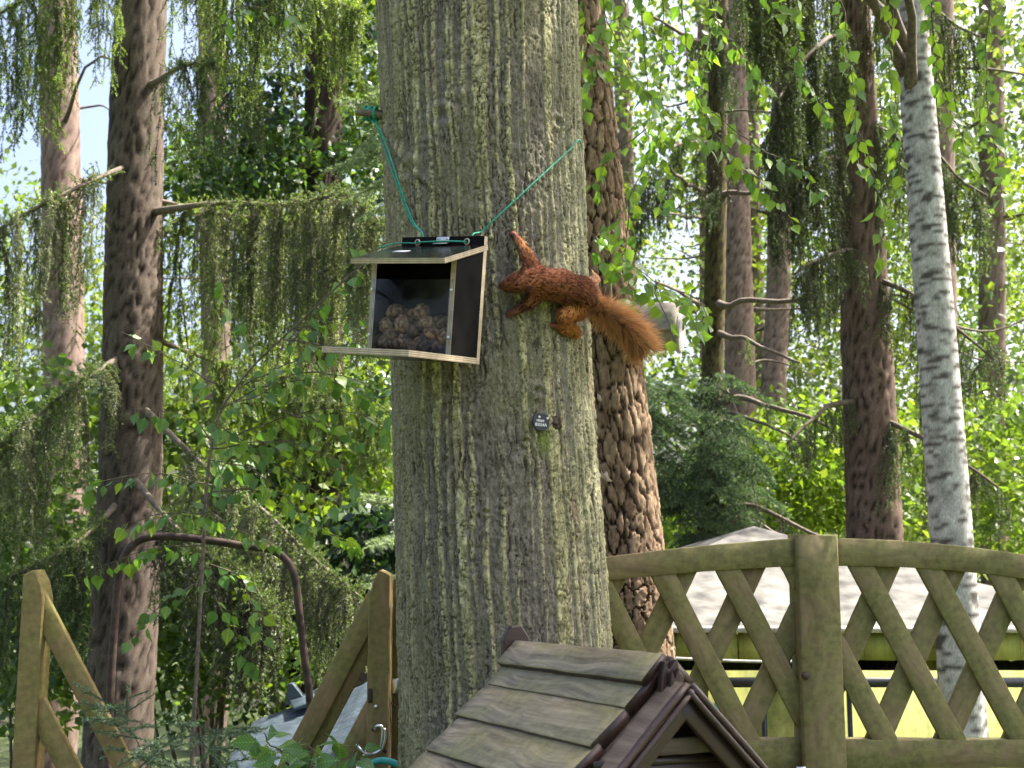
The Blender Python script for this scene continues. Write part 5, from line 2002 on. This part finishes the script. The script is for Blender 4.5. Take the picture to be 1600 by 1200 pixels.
HY = 7.0
c0 = P(1345, 500, HY)
h_b = np.array([c0[0], HY, gz(c0[0], HY)])
spH = thing('spruce_tree', 'weeping dark spruce with reddish bark and hanging boughs beside the slim olive trunk', 'tree', h_b)
add_trunk(spH, h_b, [h_b + np.array([0, 0, -.1]), h_b + np.array([.03, 0, 3]), h_b + np.array([0, 0, 9])], [.19, .16, .09], 60, cols=((.11, .075, .06), (.20, .145, .115)), seed=9, rows=240, amp=.014, plates=(.04, .06))
sgH = Segs()
r = np.random.default_rng(53)
for (pp_, y0, y1, nb_, l0, l1, tint, tip) in (
        ([(1345, -120), (1270, -60), (1215, -10), (1185, 30)], 6.9, 6.4, 190, .5, 1.1, DARK, MID), ([(1345, 100), (1280, 120), (1225, 170), (1195, 230)], 6.9, 6.5, 160, .4, .95, DARK, MID),
        ([(1345, 240), (1285, 250), (1230, 290), (1200, 330)], 6.8, 6.4, 130, .4, .9, (.035, .05, .025), MID), ([(1345, 380), (1290, 400), (1240, 430)], 6.8, 6.5, 80, .3, .7, DARK, MID), ([(1345, -160), (1260, -120), (1190, -60), (1150, -10)], 6.7, 6.2, 150, .4, .9, DARK, MID), ([(1345, 20), (1290, 60), (1245, 110), (1215, 160)], 6.7, 6.3, 120, .6, 1.1, DARK, MID),
        ([(1345, 620), (1290, 640), (1230, 690)], 6.9, 6.6, 50, .15, .4, DARK, MID), ([(1345, -40), (1430, 0), (1530, 60)], 6.9, 6.6, 100, .5, 1.1, DARK, LIT),
        ([(1345, 180), (1440, 230), (1540, 310)], 6.9, 6.6, 100, .5, 1.0, DARK, MID), ([(1345, 420), (1440, 470), (1550, 560)], 6.9, 6.5, 90, .4, .9, DARK, MID),
        ([(1345, 640), (1450, 690), (1560, 760)], 6.9, 6.5, 80, .3, .6, DARK, MID)):
    lp_ = PL(pp_, y0, y1)
    lp_[0] = [h_b[0], HY, lp_[0][2]]
    add_limb(spH, h_b, lp_, .022, .007, MAT['twig'])
    curtain(sgH, spline(lp_, 40)[5:], nb_, l0, l1, tint, r, dens=210, nl=.016, tipcol=tip)
add_needles(spH, h_b, sgH, seed=4, width=.0042, twig=.0008)

# tall pines further back
PCOL = ((.15, .105, .085), (.30, .225, .19))
pines = [
    ([(1142, -300), (1146, 100), (1150, 330), (1156, 560), (1162, 800)], 10.5, .135, 'grey pink pine trunk directly behind the slim olive spruce trunk'),
    ([(1230, -200), (1222, 200), (1216, 450), (1208, 700)], 13.0, .135, 'reddish far pine trunk seen through the hanging boughs of the dark spruce'),
    ([(1096, -200), (1100, 60), (1104, 300), (1106, 600)], 19.0, .12, 'far pink barked pine showing just left of the slim olive spruce trunk'),
    ([(966, -200), (972, 100), (978, 300), (984, 700)], 18.0, .14, 'far pine between the leaning flaky pine and the slim olive spruce'),
    ([(1172, -200), (1178, 300), (1186, 560), (1190, 700)], 17.0, .10, 'slender distant pine leaning beside the grey pink pine'),
    ([(1460, -200), (1464, 300), (1470, 800)], 11.0, .17, 'broad brown pine trunk beyond the far lattice panel'),
    ([(1545, -200), (1550, 300), (1552, 800)], 14.5, .16, 'far pine trunk past the white barked birch'),
    ([(90, -200), (96, 300), (100, 800)], 10.0, .17, 'dim brown pine trunk behind the weeping spruce, away from the tarp'),
    ([(330, -200), (334, 300), (338, 800)], 13.0, .16, 'far brown pine between the weeping spruce and the ivy covered trunk'),
]
r = np.random.default_rng(59)
for k, (pp_, y_, rad_, lab) in enumerate(pines):
    lp_ = PL(pp_, y_)[::-1]
    bx_ = lp_[0] + (lp_[0] - lp_[1]) * 0
    base = np.array([bx_[0], y_, gz(bx_[0], y_)])
    tpn = thing('pine_tree', lab, 'tree', base)
    top_ = lp_[-1] + np.array([0, 0, 4.0])
    add_trunk(tpn, base, np.concatenate([[base + np.array([0, 0, -.2])], lp_[:], [top_]]), [rad_ * 1.25, rad_ * 1.05, rad_, rad_ * .95, rad_ * .6], 40, cols=PCOL, seed=20 + k, rows=220, amp=.012, plates=(.07, .12), crack=(.10, .07, .055))
    for q in range(9):
        z_ = r.uniform(2.0, 7.5)
        s_ = r.choice((-1, 1))
        x_ = float(np.interp(z_, lp_[:, 2], lp_[:, 0]))
        A = np.array([x_, y_, z_])
        Lb = r.uniform(.5, 1.6)
        add_limb(tpn, base, [A, A + np.array([s_ * Lb * .5, r.normal(0, .3), Lb * r.uniform(-.2, .25)]), A + np.array([s_ * Lb, r.normal(0, .5), Lb * r.uniform(-.35, .4)])], .016, .005, MAT['twig'], 'limb', 10, 5)
    sgp = Segs()
    cen = top_ + r.normal(0, 1, (26, 3)) * np.array([1.2, 1.2, .8])
    for c in cen:
        dd = nrm(r.normal(0, 1, (16, 3)) + np.array([0, 0, .4]))
        sgp.add(np.repeat(c[None], 16, 0) + r.normal(0, .15, (16, 3)), c + dd * r.uniform(.2, .5, (16, 1)), MID, 50, .08)
    V, F, C = sgp.needles(.008, seed=k)
    o = link('crown', mesh_from('pine_crown', at(V, base), F, C, False, [MAT['needle']]), tpn)
    o['kind'] = 'stuff'

# ------------------------------------------------------------------ the wood behind, shrubs
r = np.random.default_rng(61)
YG = [(.15, .21, .04), (.12, .19, .04), (.19, .25, .05), (.10, .16, .04)]
cen, rad_ = [], []
for k in range(760):
    y_ = r.uniform(13, 26)
    x_ = r.uniform(-.52, .52) * y_ * 1.15
    hi = 8.0
    z_ = -.8 + (r.random() ** 1.0) * hi + (y_ - 13) * .12
    if x_ > .08 * y_ and x_ < .26 * y_ and z_ > 1.6 and r.random() < .45:
        continue
    cen.append((x_, y_, z_))
    rad_.append(r.uniform(.45, 1.0))
for k in range(440):
    y_ = r.uniform(13, 27)
    cen.append((r.uniform(.06, .5) * y_, y_, r.uniform(.5, 11)))
    rad_.append(r.uniform(.5, 1.1))
V, F, C = leaf_mass(cen, rad_, 90, .12, YG + [(.20, .25, .10), (.08, .12, .05), (.06, .10, .045)], r, .45)
wood = link('distant_wood', mesh_from('distant_wood', V, F, C, False, [MAT['leaf']]))
wood['kind'] = 'stuff'
tag(wood, 'mass of sunlit yellow green foliage far behind the trunks', 'trees')


def shrub(name, label, pxs, pys, y0, y1, n, rad_, per, size, cols, seed, cat='shrub', stems=5):
    rr = np.random.default_rng(seed)
    cen = np.array([P(rr.uniform(*pxs), rr.uniform(*pys), rr.uniform(y0, y1)) for _ in range(n)])
    cx, cy = cen[:, 0].mean(), (y0 + y1) / 2
    base = np.array([cx, cy, gz(cx, cy)])
    t_ = thing(name, label, cat, base)
    for k in range(stems):
        c = cen[rr.integers(0, n)]
        add_limb(t_, base, [base + np.array([rr.normal(0, .04), 0, -.05]), base * .5 + c * .5 + rr.normal(0, .08, 3), c], .014, .004, MAT['twig'], 'stem', 8, 5)
    V, F, C = leaf_mass(cen, rr.uniform(rad_ * .7, rad_ * 1.3, n), per, size, cols, rr, .5)
    o = link('foliage', mesh_from('foliage', at(V, base), F, C, False, [MAT['leaf']]), t_)
    o['kind'] = 'stuff'
    return t_


LIME = [(.15, .22, .03), (.12, .20, .035), (.18, .25, .04)]
shrub('hazel_shrub', 'bright lime green shrub under the reddish far pine, behind the pavilion', (1180, 1330), (640, 830), 9.5, 11, 70, .28, 60, .075, LIME, 1)
shrub('hazel_shrub', 'sunlit bush glowing between the weeping spruce and the thick trunk', (420, 640), (560, 860), 7.4, 9.0, 90, .30, 55, .07, LIME, 2)
shrub('beech_sapling', 'yellow green sapling top lit above the branch stub', (500, 640), (-60, 280), 8.0, 9.5, 80, .28, 50, .075, [(.15, .21, .03), (.10, .17, .03)], 3)
shrub('laurel_bush', 'leafy bush behind the hanging fringe, left of the ivy covered trunk', (250, 480), (170, 330), 6.6, 7.6, 60, .22, 50, .06, [(.04, .085, .03), (.08, .14, .035)], 4)
shrub('elder_bush', 'broad green bush filling the gap below the hanging fringe', (180, 520), (640, 1080), 6.2, 7.6, 150, .28, 55, .065, [(.07, .13, .035), (.12, .19, .04), (.16, .23, .035)], 5)
shrub('hazel_shrub', 'green shrub at the foot of the broad brown pine', (1330, 1640), (640, 860), 8.8, 10.5, 90, .32, 50, .08, YG, 6)
shrub('elder_bush', 'bush under the dim brown pine at the hoop', (-60, 180), (600, 1080), 6.2, 7.8, 120, .3, 50, .07, [(.07, .13, .035), (.12, .19, .04)], 7)
shrub('hazel_shrub', 'pale green bush between the leaning flaky pine and the pavilion roof', (1000, 1180), (760, 880), 10.5, 12, 40, .3, 50, .08, LIME, 8)

# ------------------------------------------------------------------ birch and broad leaves, every leaf an object
def leaf_mesh(name, L, Wd, fold, curl, mat, n=6, ser=.0):
    """ovate pointed leaf along +Y with a folded midrib"""
    ys = np.linspace(0, 1, n)
    wid = np.interp(ys, [0, .12, .32, .55, .8, 1], [.04, .62, 1.0, .74, .28, .0]) * Wd / 2
    V, F = [], []
    for y, w_ in zip(ys, wid):
        z = -curl * y * y * L
        V += [(-w_, y * L, z + fold * w_), (0, y * L, z), (w_, y * L, z + fold * w_)]
    for i in range(n - 1):
        a = i * 3
        F += [(a, a + 1, a + 4, a + 3), (a + 1, a + 2, a + 5, a + 4)]
    # stalk
    k = len(V)
    V += [(-.012 * L, 0, 0), (.012 * L, 0, 0), (.010 * L, -.42 * L, .10 * L), (-.010 * L, -.42 * L, .10 * L)]
    F += [(k, k + 1, k + 2, k + 3)]
    V = np.array(V)
    V[:, 1] += .42 * L
    V[:, 2] -= .10 * L
    return mesh_from(name, V, np.array(F), smooth=True, mats=[mat])


BL = [leaf_mesh('birch_leaf', 1, .80, .18, .15, MAT['birchleaf']), leaf_mesh('birch_leaf', 1, .74, .35, -.12, MAT['birchleaf']), leaf_mesh('birch_leaf', 1, .84, .05, .35, MAT['birchleaf'])]


def leafy(t_, base, twigs, r, size, step, meshes, twig_r=.0028, limit=300, face=.55, droop=.9):
    """twigs with alternate leaves; leaves are separate objects sharing mesh data"""
    pend = []
    for tw in twigs:
        tw = np.asarray(tw)
        L = np.sum(np.linalg.norm(np.diff(tw, axis=0), axis=1))
        n = max(6, int(L / .03))
        p = spline(tw, n)
        p = p + np.stack([perlin(np.arange(n) * .33 + p[0, 0] * 31, np.zeros(n) + q * 7.7 + p[0, 2] * 13) for q in range(3)], 1) * .010
        V, F = tube(at(p, base), np.linspace(twig_r, twig_r * .35, n), 5)
        link('twig', mesh_from('twig', V, F, smooth=True, mats=[MAT['twig']]), t_)
        k = int(L / step)
        for q in range(k):
            f = (q + r.random() * .7) / k * (n - 1.01)
            i_ = int(f)
            pos = p[i_] + (p[i_ + 1] - p[i_]) * (f - i_)
            ax = nrm(p[i_ + 1] - p[i_])
            sd_ = nrm(np.cross(ax, r.normal(0, 1, 3)))
            yv = nrm(ax * .4 + sd_ * .8 + np.array([0, 0, -droop]) + r.normal(0, .25, 3))
            nv_ = np.array([0, -face, .75]) + r.normal(0, .55, 3)
            zv = nrm(nv_ - yv * np.dot(nv_, yv))
            xv = np.cross(yv, zv)
            s_ = size * r.uniform(.65, 1.2)
            pend.append((pos, xv, yv, zv, s_))
    r.shuffle(pend)
    for k, (pos, xv, yv, zv, s_) in enumerate(pend[:limit]):
        o = bpy.data.objects.new('leaf', meshes[k % len(meshes)])
        COL.objects.link(o)
        o.parent = t_
        q = pos - base
        o.matrix_basis = Matrix(((xv[0] * s_, yv[0] * s_, zv[0] * s_, q[0]), (xv[1] * s_, yv[1] * s_, zv[1] * s_, q[1]), (xv[2] * s_, yv[2] * s_, zv[2] * s_, q[2]), (0, 0, 0, 1)))
    rest = pend[limit:]
    if rest:
        me0 = meshes[0]
        vv = np.zeros(len(me0.vertices) * 3, np.float32)
        me0.vertices.foreach_get('co', vv)
        vv = vv.reshape(-1, 3).astype(float)
        fq = np.array([list(p_.vertices) for p_ in me0.polygons])
        mb = MB()
        for (pos, xv, yv, zv, s_) in rest:
            mb.add((vv @ np.stack([xv, yv, zv])) * s_ + pos - base, fq)
        o = link('leaves', mb.mesh('leaves', [meshes[0].materials[0]], True), t_)
        o['kind'] = 'stuff'
    return len(pend)


def px_twigs(lst, Y, r, jit=.12):
    return [PL(t_, Y + r.uniform(-jit, jit), Y + r.uniform(-jit, jit)) for t_ in lst]


r = np.random.default_rng(71)
# left: sapling reaching in front of the fringe
LY = 3.75
lb = np.array([P(300, 1000, LY)[0], LY, -.3])
bs = thing('birch_sapling', 'slender sapling with fresh green leaves in front of the hanging spruce fringe', 'tree', lb)
stem = [lb, P(310, 1000, LY), P(330, 700, LY), P(375, 597, LY), P(480, 492, LY - .1), P(612, 370, LY - .2)]
V, F = tube(at(spline(stem, 60), lb), np.linspace(.007, .002, 60), 8)
link('trunk', mesh_from('trunk', V, F, smooth=True, mats=[MAT['limb'] if 'limb' in MAT else MAT['twig']]), bs)
tw = [[(480, 492), (545, 430), (606, 380)], [(455, 515), (520, 500), (600, 495)], [(440, 530), (520, 540), (600, 520)], [(380, 600), (470, 560), (590, 505)],
      [(340, 640), (430, 600), (530, 600), (610, 645)], [(330, 700), (420, 660), (520, 640), (605, 665)], [(330, 700), (430, 690), (500, 705), (560, 750)], [(330, 720), (400, 735), (470, 800), (490, 830)],
      [(330, 770), (420, 770), (520, 835), (560, 850)], [(340, 640), (400, 620), (460, 585), (540, 580)], [(345, 430), (360, 480), (385, 540)], [(330, 800), (380, 830), (440, 845)],
      [(330, 880), (370, 900), (400, 950), (410, 990)], [(335, 930), (365, 980), (390, 1040)], [(335, 740), (380, 700), (440, 690)], [(440, 640), (500, 660), (560, 690)],
      [(460, 580), (520, 585), (590, 610)], [(335, 660), (380, 690), (450, 740), (530, 790)], [(345, 40), (380, 10), (470, 30)], [(340, 700), (290, 650), (200, 640)], [(330, 760), (240, 740), (130, 760)],
      [(320, 850), (230, 860), (120, 900)], [(335, 600), (270, 560), (190, 520)], [(320, 900), (260, 940), (200, 1000)], [(330, 800), (270, 800), (190, 820)]]
leafy(bs, lb, px_twigs(tw, LY, r, .2), r, .050, .022, BL)
# right: birch with hanging twigs, trunk past the post
BY = 4.6
bb = np.array([P(1500, 900, BY)[0], BY, gz(2.0, BY)])
bt = thing('birch_tree', 'birch with white bark and fine hanging leafy twigs right of the thick trunk', 'tree', bb)
V, F, C = trunk_mesh('birch', [bb, bb + np.array([-.03, 0, 2.4]), bb + np.array([-.10, -.05, 4.4]), bb + np.array([-.2, -.1, 7.0])], [.10, .085, .07, .03], 60, None, ((.30, .29, .27), (.62, .61, .58)), 33, 420, (.10, .09, .08), .003, (11, 75))
link('trunk', mesh_from('birch_trunk', at(V, bb), F, C, True, [MAT['bark']]), bt)
for (ex_, ey_, z_) in ((P(905, -60, 3.3), 0, 4.2), (P(1040, -70, 3.3), 0, 4.5), (P(1130, -60, 3.5), 0, 4.0), (P(1240, -60, 3.5), 0, 4.1), (P(1400, -60, 3.6), 0, 3.9)):
    zr = z_ - .6 - bb[2]
    A = bb + np.array([float(np.interp(zr, [0, 2.4, 4.4, 7], [0, -.03, -.10, -.2])), float(np.interp(zr, [0, 2.4, 4.4, 7], [0, 0, -.05, -.1])) + .02, zr])
    add_limb(bt, bb, [A, (A + ex_) / 2 + np.array([0, 0, .35]), ex_], .022, .005, MAT['twig'], 'bough', 16, 7)
tw = [[(905, -60), (915, 30), (905, 120), (915, 170)], [(935, -60), (950, 30), (985, 110), (1020, 160)], [(1000, -60), (1005, 60), (1015, 170), (1010, 260)], [(1040, -60), (1032, 130), (1036, 330)],
      [(1060, -60), (1070, 70), (1100, 180), (1150, 250), (1215, 320)], [(1100, -60), (1120, 30), (1160, 80), (1190, 130)], [(1130, -60), (1110, 60), (1090, 150), (1060, 220)], [(1100, 170), (1170, 220), (1240, 260), (1290, 300)],
      [(960, -60), (935, 60), (925, 130)], [(920, 60), (950, 100), (1000, 120)], [(975, 40), (1010, 60), (1050, 50)], [(1150, 250), (1190, 280), (1240, 350)], [(1020, 150), (1060, 190), (1110, 230)],
      [(1010, 200), (960, 240), (930, 280), (935, 305)], [(1012, 250), (985, 310), (955, 350), (925, 375)], [(985, 310), (980, 380), (960, 420)], [(955, 350), (985, 400), (1005, 430), (1060, 470), (1095, 530)],
      [(1005, 430), (1030, 470), (1050, 530)], [(960, 400), (985, 440), (1000, 480)], [(1060, 455), (1090, 470), (1115, 510)], [(930, 370), (950, 410), (965, 430)], [(990, -60), (975, 20), (930, 40)],
      [(1180, -60), (1200, 0), (1230, 30)], [(1240, -60), (1250, 90), (1300, 190)], [(1300, -60), (1330, 100), (1340, 260)], [(1400, -60), (1390, 120), (1410, 300)], [(1450, -60), (1470, 120), (1520, 260)],
      [(1550, -60), (1545, 160), (1570, 330)], [(1340, 200), (1370, 300), (1380, 420)]]
leafy(bt, bb, px_twigs(tw, 3.3, r, .25), r, .046, .021, BL, .0022)

# low shrub with larger leaves by the gate, fine conifer frond beside it
MAT['bigleaf'] = m_leaf('broad_leaves', .38, .38, .5, (1.4, 1.4, .5), objrand=[(0.0, (.10, .21, .06)), (.6, (.15, .28, .08)), (1.0, (.25, .37, .08))])
BG = [leaf_mesh('broad_leaf', 1, .62, .22, .22, MAT['bigleaf'], 8), leaf_mesh('broad_leaf', 1, .68, .10, .40, MAT['bigleaf'], 8)]
sb_ = np.array([P(480, 1200, 2.7)[0], 2.7, 0.0])
sh = thing('leafy_shrub', 'low shrub with large oval green leaves at the foot of the gate slats', 'shrub', sb_)
tw = [[(490, 1500), (480, 1260), (440, 1180), (410, 1150)], [(490, 1500), (500, 1260), (500, 1190), (470, 1150)], [(500, 1500), (520, 1260), (540, 1190), (560, 1160)], [(490, 1400), (460, 1260), (420, 1220), (400, 1190)],
      [(500, 1400), (530, 1250), (560, 1210)], [(495, 1400), (480, 1240), (490, 1170)]]
leafy(sh, sb_, px_twigs(tw, 2.7, r, .10), r, .064, .026, BG, .004, 300, .7, .2)
tb_ = np.array([P(340, 1200, 3.0)[0], 3.0, 0.0])
th_o = thing('dwarf_conifer', 'blue green dwarf conifer with fine fronds below the tarp', 'shrub', tb_)
sgT = Segs()
for k in range(42):
    A = P(r.uniform(190, 355), r.uniform(1120, 1280), 3.0 + r.uniform(-.12, .12))
    bough(sgT, A, np.array([r.normal(.2, .6), -.5, r.normal(.1, .3)]), r.uniform(.12, .22), (.075, .125, .09), r, 900, .011, (.14, .21, .14), .2)
add_limb(th_o, tb_, [tb_, tb_ + np.array([0, 0, .5]), P(320, 1150, 3.0)], .012, .005, MAT['twig'], 'stem', 8, 6)
add_needles(th_o, tb_, sgT, seed=8, width=.0026, twig=.0006)
